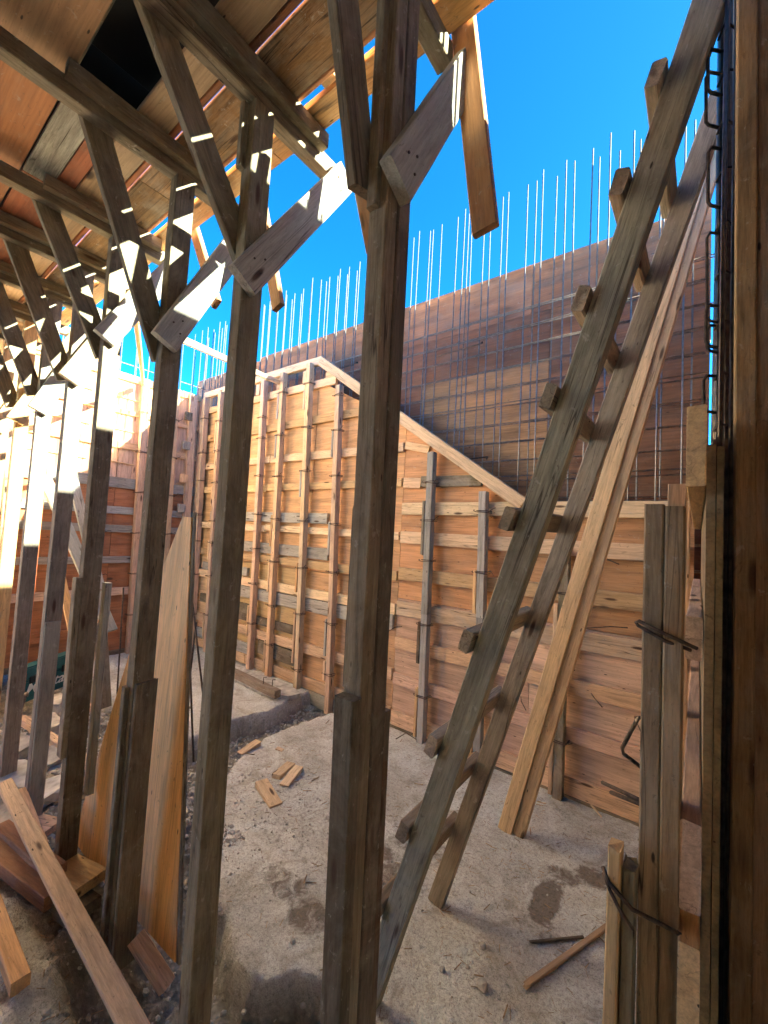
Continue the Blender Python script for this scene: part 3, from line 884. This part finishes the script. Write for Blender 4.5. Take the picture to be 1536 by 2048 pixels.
shores = [
    # corner x at the foot, at the head, header end y, front brace (y0,z0,y1,z1), rear brace (y0,z0,y1,z1), colours
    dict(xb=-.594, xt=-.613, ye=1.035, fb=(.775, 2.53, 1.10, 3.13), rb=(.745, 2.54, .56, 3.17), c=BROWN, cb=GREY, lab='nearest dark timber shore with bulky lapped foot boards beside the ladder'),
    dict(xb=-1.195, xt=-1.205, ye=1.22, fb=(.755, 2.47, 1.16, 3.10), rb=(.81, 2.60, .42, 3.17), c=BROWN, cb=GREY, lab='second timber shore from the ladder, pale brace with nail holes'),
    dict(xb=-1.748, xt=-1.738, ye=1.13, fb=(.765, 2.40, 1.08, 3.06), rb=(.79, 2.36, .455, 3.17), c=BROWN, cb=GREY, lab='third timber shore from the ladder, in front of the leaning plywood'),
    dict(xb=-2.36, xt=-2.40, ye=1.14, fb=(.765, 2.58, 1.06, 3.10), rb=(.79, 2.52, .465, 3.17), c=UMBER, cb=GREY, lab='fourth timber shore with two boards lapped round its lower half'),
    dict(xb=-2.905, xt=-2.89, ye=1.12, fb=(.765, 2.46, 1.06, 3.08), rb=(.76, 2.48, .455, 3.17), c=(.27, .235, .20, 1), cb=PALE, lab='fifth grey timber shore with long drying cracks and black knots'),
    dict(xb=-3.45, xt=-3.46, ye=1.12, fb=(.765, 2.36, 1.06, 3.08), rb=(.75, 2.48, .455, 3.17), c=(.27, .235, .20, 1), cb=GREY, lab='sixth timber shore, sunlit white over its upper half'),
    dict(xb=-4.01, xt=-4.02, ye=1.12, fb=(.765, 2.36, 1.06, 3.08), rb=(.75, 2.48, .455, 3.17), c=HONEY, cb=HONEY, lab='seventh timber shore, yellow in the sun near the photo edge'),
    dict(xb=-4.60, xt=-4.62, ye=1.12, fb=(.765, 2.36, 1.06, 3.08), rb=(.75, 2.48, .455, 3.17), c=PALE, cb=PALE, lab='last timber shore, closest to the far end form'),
]
for i, s in enumerate(shores):
    random.seed(100 + i)
    wX, dY = (.058, .078) if i else (.056, .096)
    root = empty('timber_shore', (s['xb'] - wX / 2, .79, 0), s['lab'], 'prop', 'timber shores carrying the deck form')
    xc = lambda zz, s=s, wX=wX: s['xb'] + (s['xt'] - s['xb']) * zz / 3.0 - wX / 2
    zt = 3.098
    zf = -.05 if i != 0 else -.02
    if i == 0:
        # two timbers side by side
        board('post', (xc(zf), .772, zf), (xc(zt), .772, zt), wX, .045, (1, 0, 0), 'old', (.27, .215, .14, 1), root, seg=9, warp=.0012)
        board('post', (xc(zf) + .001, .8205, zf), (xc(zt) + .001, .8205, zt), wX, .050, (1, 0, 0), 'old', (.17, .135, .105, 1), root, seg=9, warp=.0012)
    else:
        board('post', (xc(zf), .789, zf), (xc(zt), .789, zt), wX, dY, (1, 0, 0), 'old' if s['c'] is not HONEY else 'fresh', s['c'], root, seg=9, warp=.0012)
    # header beam: two members, one on the other
    xh = s['xt'] - wX / 2 - .004
    board('header_beam', (xh - .01, -.9, 3.133), (xh, s['ye'], 3.133), .066, .055, (0, 0, 1), 'old', UMBER, root, seg=4, warp=.0008, rag=.004)
    board('header_beam', (xh + .045, .36 + .1 * (i % 2), 3.168), (xh + .05, s['ye'] - .17, 3.168), .058, .04, (0, 0, 1), 'old', BROWN, root, seg=3, warp=.0008)
    f = s['fb']
    xf = s['xt'] + .020
    board('brace', (xf, f[0] - .02, f[1] - .03), (xf - .002, f[2] + .01, f[3] + .02), .105, .034, (0, -1, 1), 'grey' if s['cb'] is not HONEY else 'fresh', s['cb'], root, seg=4)
    br = COL.objects[-1]
    for (t_, o_) in ((.05, -.02), (.07, .025), (.12, .0), (.90, -.02), (.94, .022)):
        yy, zz_ = f[0] + (f[2] - f[0]) * t_ - o_ * .8, f[1] + (f[3] - f[1]) * t_ + o_ * .5
        tube('nail', [(xf + .010, yy, zz_), (xf + .0205, yy, zz_)], .0034, 'rust', br, 6, smooth=False)
    rb = s['rb']
    xr_ = s['xt'] - wX - .018
    board('brace', (xr_, rb[0], rb[1] - .03), (xr_, rb[2], rb[3]), .092, .030, (0, 1, 1), 'old', UMBER, root, seg=4)
# lapped boards on the posts
def on(i):
    return [o for o in COL.objects if o.name.split('.')[0] == 'timber_shore'][i]
R = [o for o in COL.objects if o.name.split('.')[0] == 'timber_shore']
random.seed(77)
board('splice_board', (-.602, .732, -.02), (-.628, .732, 1.28), .058, .033, (1, 0, 0), 'old', (.13, .105, .075, 1), R[0])
board('splice_board', (-.622, .861, -.02), (-.632, .861, 1.215), .05, .026, (1, 0, 0), 'old', (.15, .09, .06, 1), R[0])
board('splice_board', (-.664, .775, 1.29), (-.666, .775, 1.72), .014, .04, (1, 0, 0), 'old', DKBROWN, R[0], rag=.012)
board('cap_cleat', (-.648, .742, 2.45), (-.655, .742, 3.09), .030, .022, (1, 0, 0), 'old', UMBER, R[0])
board('cap_cleat', (-1.250, .742, 2.86), (-1.252, .742, 3.09), .024, .03, (1, 0, 0), 'old', UMBER, R[1])
board('splice_board', (-1.737, .795, -.05), (-1.734, .795, 1.02), .020, .080, (1, 0, 0), 'old', BROWN, R[2], rag=.006)
board('splice_board', (-1.788, .742, -.05), (-1.785, .742, 1.0), .03, .02, (1, 0, 0), 'old', UMBER, R[2])
board('splice_board', (-2.395, .738, .52), (-2.405, .738, 1.36), .055, .026, (1, 0, 0), 'grey', UMBER, R[3], rag=.004)
board('splice_board', (-2.385, .862, .30), (-2.392, .862, 1.33), .05, .03, (1, 0, 0), 'grey', GREY, R[3])
board('splice_board', (-2.896, .790, -.04), (-2.890, .790, 1.06), .018, .07, (1, 0, 0), 'grey', (.33, .31, .30, 1), R[4])

# ------------------------------------------------------------------ boards hanging from the deck edge, struts to the walls
random.seed(9)
for (p0, p1, w_, lab) in [((-.60, 1.052, 3.27), (-.503, 1.075, 2.545), .076, 'loose board hanging furthest down from the deck edge against the sky'),
                          ((-.655, 1.10, 3.26), (-.60, 1.10, 3.0), .05, 'short board end behind the hanging board at the deck edge'),
                          ((-1.10, 1.07, 3.27), (-.935, 1.09, 2.66), .060, 'slanting edge board hanging between the first and second shore'),
                          ((-1.66, 1.07, 3.26), (-1.455, 1.085, 2.60), .060, 'hanging edge board mostly hidden by the second shore'),
                          ((-2.22, 1.07, 3.26), (-1.95, 1.08, 2.76), .060, 'hanging edge board mostly hidden by the third shore')]:
    o = board('hanging_board', p0, p1, w_, .026, (1, 0, 0), 'fresh', (.40, .19, .085, 1))
    tag(o, lab, 'board', 'boards hanging from the deck edge')
o = board('strut', (-2.72, .96, 2.87), (-3.93, 3.02, 3.355), .05, .03, (0, 0, 1), 'fresh', PALE)
tag(o, 'thin pale strut running from the deck to the long wall form', 'strut')
o = board('strut', (-2.80, 1.02, 2.98), (-5.50, 2.18, 3.34), .05, .03, (0, 0, 1), 'fresh', HONEY)
tag(o, 'slanting strut running from the deck to the far end form', 'strut')

# ------------------------------------------------------------------ ladder
random.seed(31)
lad = empty('ladder', (-.9, 1.5, 0), 'weathered timber ladder leaning against the dark form', 'ladder')
LX = lambda zz: -.920 + .300 * zz
def rpt(zz, y, off=0):
    n = Vector((-1, 0, .304)).normalized()
    return Vector((LX(zz), y, zz)) + n * off
board('ladder_rail', rpt(.0, 1.28), rpt(3.45, 1.28), .082, .045, (-1, 0, .3), 'old', (.36, .325, .26, 1), lad, seg=10, warp=.001)
board('ladder_rail', rpt(.0, 1.78, .012), rpt(3.27, 1.78, .012), .070, .045, (-1, 0, .3), 'old', (.36, .31, .245, 1), lad, seg=10, warp=.001)
for zz in (.345, .64, .955, 1.315, 1.71, 2.075, 2.345, 2.65, 2.915):
    c = random.choice([(.36, .27, .19, 1), (.34, .28, .22, 1), (.28, .2, .14, 1)])
    a, b_ = rpt(zz - .008, 1.238, .061), rpt(zz + .008, 1.815, .061)
    board('rung', a, b_, .072, .037, (.304, 0, 1), 'old', c, lad, seg=3, rag=.005, ch=.005)

# ------------------------------------------------------------------ loose timbers leaning by the ladder
for (p0, p1, lab) in [((-.866, 2.46, .0), (.0, 2.47, 3.60), 'fresh sawn timber leaning beside the ladder, the nearer of two'),
                      ((-.792, 2.475, .0), (.052, 2.48, 3.62), 'fresh sawn timber leaning beside the ladder, the farther of two')]:
    o = board('loose_timber', p0, p1, .078 if 'nearer' in lab else .060, .055, (1, 0, 0), 'fresh', (.66, .47, .28, 1), seg=8, warp=.0006)
    tag(o, lab, 'timber', 'pair of fresh timbers')

# ------------------------------------------------------------------ leaning plywood offcut
o = sheet('plywood_offcut', (-2.5, .885, .02), (0, .05, 1.7), (1, 0, 0), [(.06, -.055), (-.05, -.04), (-.05, .32), (.01, .975), (1.66, .744), (1.66, .67), (1.01, .314)], .018, 'ply', (.78, .45, .20, 1))
tag(o, 'orange plywood offcut with slanted edge leaning behind the third shore', 'plywood')
o = board('plywood_edge_strip', (-1.513, .893, 0.03), (-1.752, .945, 1.70), .010, .022, (0, 1, 0), 'grey', UMBER)
tag(o, 'thin grey batten standing along the plywood offcut edge', 'batten')

# ------------------------------------------------------------------ grey props against the far end form
for (q0, q1, X0, X1, w_, lab, c) in [((90, 955), (222, 1262), -5.3, -4.3, .11, 'silver grey board propped slantwise on the far end form', GREY),
                                    ((140, 930), (200, 1180), -5.35, -4.5, .09, 'upper grey board crossing behind the fourth shore', GREY),
                                    ((200, 1245), (210, 1415), -3.9, -3.85, .09, 'short upright grey board behind the fourth shore', UMBER),
                                    ((115, 1120), (160, 1330), -5.3, -4.6, .07, 'yellow board propped on the far end form behind the fifth shore', HONEY)]:
    o = board('propped_board', at(*q0, X=X0), at(*q1, X=X1), w_, .03, (0, 1, 0), 'grey' if c is not HONEY else 'fresh', c)
    tag(o, lab, 'board', 'boards propped at the far end')

# ------------------------------------------------------------------ tool case
random.seed(3)
ca, cb_ = Vector((-4.78, 1.10, -.04)), Vector((-5.02, 1.58, -.02))
du = (cb_ - ca).normalized()
dn = Vector((du.y, -du.x, 0)).normalized()      # outward, towards the camera side
if dn.x < 0:
    dn = -dn
case = empty('tool_case', ca, 'dark teal plastic tool case with white lettering on the floor', 'tool case')
def cbox(name, u0, u1, z0, z1, d0, d1, mat, parent=None):
    bm = bmesh.new()
    vs = []
    for d in (d0, d1):
        for (uu, zz) in ((u0, z0), (u1, z0), (u1, z1), (u0, z1)):
            vs.append(bm.verts.new(Vector((0, 0, zz)) + du * uu + dn * d))
    for f_ in ((0, 1, 2, 3), (4, 7, 6, 5), (0, 4, 5, 1), (1, 5, 6, 2), (2, 6, 7, 3), (3, 7, 4, 0)):
        bm.faces.new([vs[i] for i in f_])
    bmesh.ops.recalc_face_normals(bm, faces=bm.faces)
    bmesh.ops.bevel(bm, geom=list(bm.edges), offset=min(.012, (z1 - z0) * .3, abs(d1 - d0) * .3), segments=2, affect='EDGES')
    me = bpy.data.meshes.new(name)
    bm.to_mesh(me)
    bm.free()
    return link(name, me, M[mat], parent or case, None, Matrix.Translation(ca))
cbody = cbox('case_body', 0, .54, .0, .19, -.13, 0, 'teal')
clid = cbox('case_lid', 0.002, .538, .196, .31, -.13, -.002, 'teal')
cbox('latch', .09, .15, .16, .225, -.001, .012, 'black', clid)
cbox('latch', .40, .46, .16, .225, -.001, .012, 'black', clid)
cbox('handle', .20, .35, .312, .345, -.08, -.05, 'black', clid)
cu = bpy.data.curves.new('lettering', 'FONT')
cu.body = 'Makita'
cu.size = .135
cu.shear = .3
cu.extrude = .0015
cu.offset = .0006
tmp = bpy.data.objects.new('lettering_tmp', cu)
COL.objects.link(tmp)
bpy.context.view_layer.update()
me = bpy.data.meshes.new_from_object(tmp.evaluated_get(bpy.context.evaluated_depsgraph_get()))
bpy.data.objects.remove(tmp)
base = ca + du * .06 + dn * .004 + Vector((0, 0, .075))
upv = Vector((0, 0, 1))
dn2 = du.cross(upv)
if dn2.dot(dn) < 0:
    pass
mwT = Matrix(((du.x, upv.x, dn2.x, base.x), (du.y, upv.y, dn2.y, base.y), (du.z, upv.z, dn2.z, base.z), (0, 0, 0, 1)))
link('lettering', me, M['white'], cbody, None, mwT)

# ------------------------------------------------------------------ plumb bob on its line
pb = at(48, 1392, X=-4.15)
top = at(96, 800, X=-4.15)
plumb = empty('plumb_bob', pb, 'small metal plumb bob hanging on an orange line before the tool case', 'plumb bob')
tube('line', [pb + Vector((0, 0, .02)), Vector((pb.x, pb.y, 3.1))], .0022, 'string', plumb, 5)
vs, fs = [], []
prof = [(.004, .03), (.010, .026), (.026, .022), (.030, .008), (.027, -.006), (.012, -.012), (.012, -.02), (.016, -.026), (.003, -.085)]
for (r_, zz) in prof:
    for k in range(12):
        vs.append((r_ * math.cos(k * math.pi / 6), r_ * math.sin(k * math.pi / 6), zz))
for i in range(len(prof) - 1):
    for k in range(12):
        fs.append((i * 12 + k, (i + 1) * 12 + k, (i + 1) * 12 + (k + 1) % 12, i * 12 + (k + 1) % 12))
fs.append(tuple(range(12)))
fs.append(tuple((len(prof) - 1) * 12 + k for k in range(11, -1, -1)))
me = bpy.data.meshes.new('bob')
me.from_pydata(vs, [], fs)
link('bob', me, M['brass'], plumb, None, Matrix.Translation(pb))

# ------------------------------------------------------------------ steel rods standing in the floor
for (q0, q1, X0, X1, lab) in [((247, 1175), (233, 1415), -4.32, -4.30, 'thin steel rod standing upright in front of the red plywood'),
                              ((207, 1180), (196, 1400), -4.42, -4.40, 'thin steel rod standing beside the fourth shore'),
                              ((374, 1170), (388, 1512), -2.85, -2.82, 'steel stake by the plywood offcut, the straightest of three'),
                              ((380, 1165), (420, 1490), -2.95, -2.80, 'steel stake by the plywood offcut, the one leaning outward'),
                              ((392, 1245), (372, 1420), -3.0, -3.1, 'steel stake by the plywood offcut, shortest of three')]:
    o = tube('steel_rod', [at(*q0, X=X0), at(*q1, X=X1) - Vector((0, 0, .04))], .007, 'rust', None, 6)
    tag(o, lab, 'rod', 'steel rods stuck in the floor')

# ------------------------------------------------------------------ offcuts and debris on the floor
random.seed(13)
def wedge(c, ang, L, w_, t0, t1, lab, col=PALE):
    bm = bmesh.new()
    pts = [(-L / 2, -w_ / 2, 0), (L / 2, -w_ / 2, 0), (L / 2, w_ / 2, 0), (-L / 2, w_ / 2, 0), (-L / 2, -w_ / 2, t0), (L / 2, -w_ / 2, t1), (L / 2, w_ / 2, t1), (-L / 2, w_ / 2, t0)]
    vs = [bm.verts.new(p) for p in pts]
    for f_ in ((3, 2, 1, 0), (4, 5, 6, 7), (0, 1, 5, 4), (1, 2, 6, 5), (2, 3, 7, 6), (3, 0, 4, 7)):
        bm.faces.new([vs[i] for i in f_])
    bmesh.ops.bevel(bm, geom=list(bm.edges), offset=.0018, segments=1, affect='EDGES')
    me = bpy.data.meshes.new('wedge')
    bm.to_mesh(me)
    bm.free()
    o = link('wooden_wedge', me, M['fresh'], None, vary(col, .06), Matrix.Translation((c[0], c[1], gz(*c) + .002)) @ Matrix.Rotation(ang, 4, 'Z'))
    tag(o, lab, 'wedge', 'cut wooden wedges on the floor')
def gang(q0, q1):
    a, b_ = at(*q0, Z=0), at(*q1, Z=0)
    return ((a.x + b_.x) / 2, (a.y + b_.y) / 2), math.atan2(b_.y - a.y, b_.x - a.x), (b_ - a).length
for (q0, q1, w_, t0, t1, lab) in [((480, 1508), (516, 1490), .06, .008, .035, 'pale wooden wedge lying farthest off, by the trench'),
                                  ((552, 1558), (582, 1528), .065, .03, .012, 'pale wooden wedge, left one of the close pair on the floor'),
                                  ((568, 1575), (597, 1542), .065, .012, .03, 'pale wooden wedge, right one of the close pair on the floor'),
                                  ((522, 1572), (552, 1614), .08, .035, .012, 'largest pale wooden wedge, nearest of those on the floor')]:
    c, a, L = gang(q0, q1)
    wedge(c, a, L * 1.02, w_, t0, t1, lab)
c, a, L = gang((553, 1498), (566, 1502))
wedge(c, a, L, .035, .012, .006, 'tiny wood chip near the wedges')
# concrete piece with its timber cleat by the long form
def chunk(name, pts, z0, z1, lab, mat='stone', cat='rubble', tilt=(0, 0), group=None, jit=.01):
    cx = sum(p[0] for p in pts) / len(pts)
    cy = sum(p[1] for p in pts) / len(pts)
    bm = bmesh.new()
    lo = [bm.verts.new((p[0] - cx + random.uniform(-jit, jit), p[1] - cy + random.uniform(-jit, jit), z0)) for p in pts]
    hi = [bm.verts.new((p[0] - cx, p[1] - cy, z1 + random.uniform(-jit, jit) * .3)) for p in pts]
    bm.faces.new(lo[::-1])
    bm.faces.new(hi)
    n = len(pts)
    for i in range(n):
        bm.faces.new((lo[i], lo[(i + 1) % n], hi[(i + 1) % n], hi[i]))
    bmesh.ops.recalc_face_normals(bm, faces=bm.faces)
    bmesh.ops.triangulate(bm, faces=[f_ for f_ in bm.faces if len(f_.verts) > 4])
    bmesh.ops.subdivide_edges(bm, edges=list(bm.edges), cuts=2)
    for v_ in bm.verts:
        v_.co += Vector((random.uniform(-1, 1), random.uniform(-1, 1), random.uniform(-.35, .35))) * jit * .5
    me = bpy.data.meshes.new(name)
    bm.to_mesh(me)
    bm.free()
    o = link(name, me, M[mat], None, (.3, .3, .3, 1), Matrix.Translation((cx, cy, 0)) @ Matrix.Rotation(tilt[0], 4, 'X') @ Matrix.Rotation(tilt[1], 4, 'Y'))
    return tag(o, lab, cat, group)
chunk('concrete_slab', [(-3.98, 2.90), (-3.9, 2.68), (-3.5, 2.62), (-3.22, 2.66), (-3.08, 2.72), (-3.06, 2.86), (-3.3, 2.93)], .03, .075, 'small raised concrete slab at the foot of the long form', cat='slab')
o = board('floor_cleat', (-3.92, 2.66, .115), (-3.14, 2.64, .10), .07, .07, (0, 1, 0), 'old', (.36, .29, .23, 1), rag=.008)
tag(o, 'short grey timber cleat with nails on the small concrete slab', 'cleat')
for (x, y, lab) in ((-3.36, 2.64, 'rusty bent nail in the middle of the floor cleat'), (-3.25, 2.66, 'rusty bent nail nearer the end of the floor cleat')):
    tag(tube('bent_nail', [(x, y, .13), (x, y, .20), (x + .03, y + .01, .205)], .004, 'rust'), lab, 'nail', 'nails in the floor cleat')
# rubble at the left
for i, (cx, cy, rx, ry, h, tl, lab) in enumerate([
        (-3.12, .93, .17, .10, .05, (.25, -.2), 'flat broken concrete plate tilted beside the fifth shore'),
        (-3.42, .84, .16, .10, .05, (.12, .1), 'grey concrete plate lying under the sixth shore'),
        (-3.78, .90, .10, .08, .09, (.2, .3), 'rounded concrete lump by the sixth shore'),
        (-3.52, 1.02, .09, .06, .06, (.1, .3), 'small concrete lump behind the fifth shore'),
        (-4.1, 1.18, .16, .07, .06, (.05, .05), 'flat pinkish concrete piece below the tool case'),
        (-3.0, .72, .10, .07, .05, (.2, .2), 'dark stone under the loose plank end'),
        (-4.5, 1.3, .10, .08, .08, (.2, .1), 'broken concrete lump next to the tool case')]):
    n = 8
    pts = [(cx + rx * (1 + random.uniform(-.25, .2)) * math.cos(2 * math.pi * k / n), cy + ry * (1 + random.uniform(-.25, .2)) * math.sin(2 * math.pi * k / n)) for k in range(n)]
    o = chunk('concrete_rubble', pts, -.02, h - .02, lab, tilt=tl, group='broken concrete pieces', jit=.012)
    o.location.z = max(gz(cx, cy), -.03) + .02
def lump(name, c, r, lab, cat, mat='stone', group=None, seed=0):
    bm = bmesh.new()
    bmesh.ops.create_icosphere(bm, subdivisions=2, radius=r)
    for v_ in bm.verts:
        v_.co *= 1 + .28 * noise.noise(v_.co * (1.6 / r) + Vector((seed, 0, 0)))
        v_.co.z *= .75
    me = bpy.data.meshes.new(name)
    bm.to_mesh(me)
    bm.free()
    return tag(link(name, me, M[mat], None, None, Matrix.Translation((c[0], c[1], gz(*c) + r * .4))), lab, cat, group)
for i, (q, r, lab) in enumerate([((965, 1975), .022, 'round pebble on the floor below the ladder, larger one'), ((966, 1893), .014, 'pale chip of stone standing on the floor by the ladder'),
                                 ((885, 1942), .012, 'small pebble between the ladder foot and the front'), ((935, 1935), .009, 'tiny pebble right of the small pebble by the ladder'), ((586, 1885), .012, 'small pale pebble on the slab before the near shore')]):
    a = at(*q, Z=0)
    lump('pebble', (a.x, a.y), r, lab, 'stone', seed=i * 3.1, group='pebbles on the floor')
# boards and blocks lying round the post feet
def lay(name, p0, p1, w_, t, col, mat, lab, cat='board', wdir=(0, 1, 0), group=None, **kw):
    return tag(board(name, p0, p1, w_, t, wdir, mat, col, **kw), lab, cat, group)
lay('loose_plank', (-2.95, .665, .20), (-1.12, .690, .055), .062, .05, PALE, 'fresh', 'long pale timber lying slantwise across the near floor corner', 'timber', (0, 1, .25), seg=8)
lay('loose_plank', (-2.95, .725, .13), (-2.48, .71, .07), .06, .05, PINE, 'fresh', 'short pink timber under the long pale one', 'timber')
lay('loose_plank', (-2.45, .52, .03), (-1.86, .515, .02), .055, .05, ORANGE, 'fresh', 'orange timber end at the bottom corner of the floor', 'timber')
lay('foot_block', (-2.34, .75, .02), (-2.13, .80, .03), .17, .045, HONEY, 'fresh', 'square timber block under the fourth shore foot', 'block', seg=2)
lay('foot_block', (-2.29, .73, -.03), (-2.06, .77, -.02), .13, .05, BROWN, 'old', 'thick dark block below the fourth shore foot block', 'block', seg=2)
lay('foot_block', (-2.90, .76, -.02), (-2.74, .84, -.02), .12, .035, PINK, 'fresh', 'thin pink block under the fifth shore foot', 'block', seg=2)
lay('foot_block', (-1.66, .80, .10), (-1.52, .86, -.03), .05, .05, PINK, 'fresh', 'short pale timber stub behind the third shore foot', 'block', seg=2)
lay('loose_plank', (-2.75, .58, .02), (-2.18, .70, .02), .09, .06, (.33, .17, .10, 1), 'fresh', 'reddish timber lying under the long pale one', 'timber')
lay('loose_plank', (-2.85, .64, .04), (-2.25, .72, .08), .07, .04, (.38, .2, .13, 1), 'fresh', 'split reddish timber crossing under the long pale one', 'timber')
lay('loose_plank', (-4.2, 1.0, .06), (-3.05, 1.16, .03), .055, .05, PINE, 'fresh', 'pale square timber lying across the rubble behind the shores', 'timber')
lay('loose_plank', (-3.05, 1.08, .02), (-2.72, 1.5, .05), .075, .05, PALE, 'fresh', 'pale timber lying toward the trench behind the plywood offcut', 'timber')
lay('loose_plank', (-4.25, 1.34, .05), (-4.05, 1.42, .06), .10, .05, PINE, 'fresh', 'short sawn block in front of the tool case', 'block', seg=2)
lay('loose_plank', (-3.7, 1.72, .05), (-3.5, 2.0, .06), .02, .015, UMBER, 'old', 'thin dark batten on the far slab', 'batten', seg=2)
a, b_ = at(1055, 1968, Z=.012), at(1218, 1850, Z=.012)
lay('wood_splinter', a, b_, .022, .014, (.42, .30, .19, 1), 'fresh', 'pale splintered stick on the floor by the dark form', 'stick', rag=.02)
a, b_ = at(1062, 1884, Z=.008), at(1165, 1874, Z=.008)
lay('wood_splinter', a, b_, .012, .010, DKBROWN, 'old', 'thin dark stick on the floor by the dark form', 'stick', rag=.01)
a, b_ = at(1178, 1605, Z=.012), at(1202, 1632, Z=.012)
lay('wood_splinter', a, b_, .012, .008, PALE, 'fresh', 'small white splinter at the foot of the long form', 'stick', rag=.01)
tag(tube('bent_wire', [at(792, 1478, Z=.01), at(812, 1466, Z=.02), at(838, 1482, Z=.01)], .004, 'rust'), 'bent rusty wire lying at the foot of the long form', 'wire')

# gravel and litter: too many to count
def scatter(name, boxes, mat, lab, kind='stuff', seed=1, shape='stone'):
    random.seed(seed)
    vs, fs = [], []
    ico = bmesh.new()
    bmesh.ops.create_icosphere(ico, subdivisions=1, radius=1)
    iv = [v_.co.copy() for v_ in ico.verts]
    if_ = [[v_.index for v_ in f_.verts] for f_ in ico.faces]
    ico.free()
    for (x0, x1, y0, y1, n, r0, r1, test) in boxes:
        for _ in range(n):
            x, y = random.uniform(x0, x1), random.uniform(y0, y1)
            if test and not test(x, y):
                continue
            r = r0 + (r1 - r0) * random.random() ** 2.2
            zz = gz(x, y)
            k = len(vs)
            if shape == 'stone':
                rot = Matrix.Rotation(random.uniform(0, 6.28), 3, Vector((random.random(), random.random(), random.random() + .1)).normalized())
                sc = Vector((1, random.uniform(.6, 1), random.uniform(.45, .8)))
                for p in iv:
                    q = rot @ Vector((p.x * sc.x, p.y * sc.y, p.z * sc.z)) * r * random.uniform(.8, 1.15)
                    vs.append((x + q.x, y + q.y, zz + q.z + r * .25))
                fs.extend([[i + k for i in f_] for f_ in if_])
            else:
                a = random.uniform(0, 6.28)
                L_, w_ = r, r * random.uniform(.05, .12)
                d = Vector((math.cos(a), math.sin(a), random.uniform(-.1, .15)))
                s_ = Vector((-d.y, d.x, 0))
                c = Vector((x, y, zz + .004))
                for q in (-d * L_ - s_ * w_, d * L_ - s_ * w_, d * L_ + s_ * w_, -d * L_ + s_ * w_):
                    vs.append(tuple(c + q))
                for q in (-d * L_, d * L_):
                    vs.append(tuple(c + q + Vector((0, 0, w_ * 1.6))))
                fs.extend([[k, k + 1, k + 5, k + 4], [k + 2, k + 3, k + 4, k + 5], [k, k + 4, k + 3], [k + 1, k + 2, k + 5]])
    me = bpy.data.meshes.new(name)
    me.from_pydata(vs, [], fs)
    o = link(name, me, M[mat], None, (.45, .32, .2, 1))
    return tag(o, lab, name, None, kind)
offslab = lambda x, y: gz(x, y) < -.02
scatter('gravel', [(-3.2, -2.0, 1.0, 2.95, 2600, .006, .022, offslab), (-4.6, -2.4, .75, 1.7, 2600, .006, .028, offslab), (-1.75, -.85, .5, 1.25, 450, .005, .018, offslab),
                   (-2.6, -1.6, .45, 1.1, 260, .003, .010, None), (-2.7, -1.9, 1.05, 1.45, 900, .006, .018, None), (-5.4, -3.2, 2.0, 2.95, 150, .005, .014, None)], 'stone',
        'grey gravel and crushed concrete in the trench and between the shore feet')
scatter('debris', [(-2.6, -.1, 1.05, 2.9, 1100, .004, .016, None), (-2.6, -.2, 1.05, 2.9, 90, .015, .04, None), (-1.2, -.3, 1.6, 2.7, 500, .004, .016, None), (-2.4, -1.4, 1.5, 2.3, 260, .004, .018, None), (-2.4, -1.3, .4, 1.0, 200, .006, .02, None)], 'old',
        'fine dark wood slivers and wire bits littering the floor', seed=4, shape='sliver')
scatter('grit', [(-2.5, -.1, 1.05, 2.9, 700, .0025, .008, None), (-2.5, -1.6, 1.2, 2.0, 300, .003, .010, None), (-5.2, -3.2, 1.8, 2.9, 120, .004, .012, None)], 'stone', 'loose grit scattered over the concrete floor', seed=8)
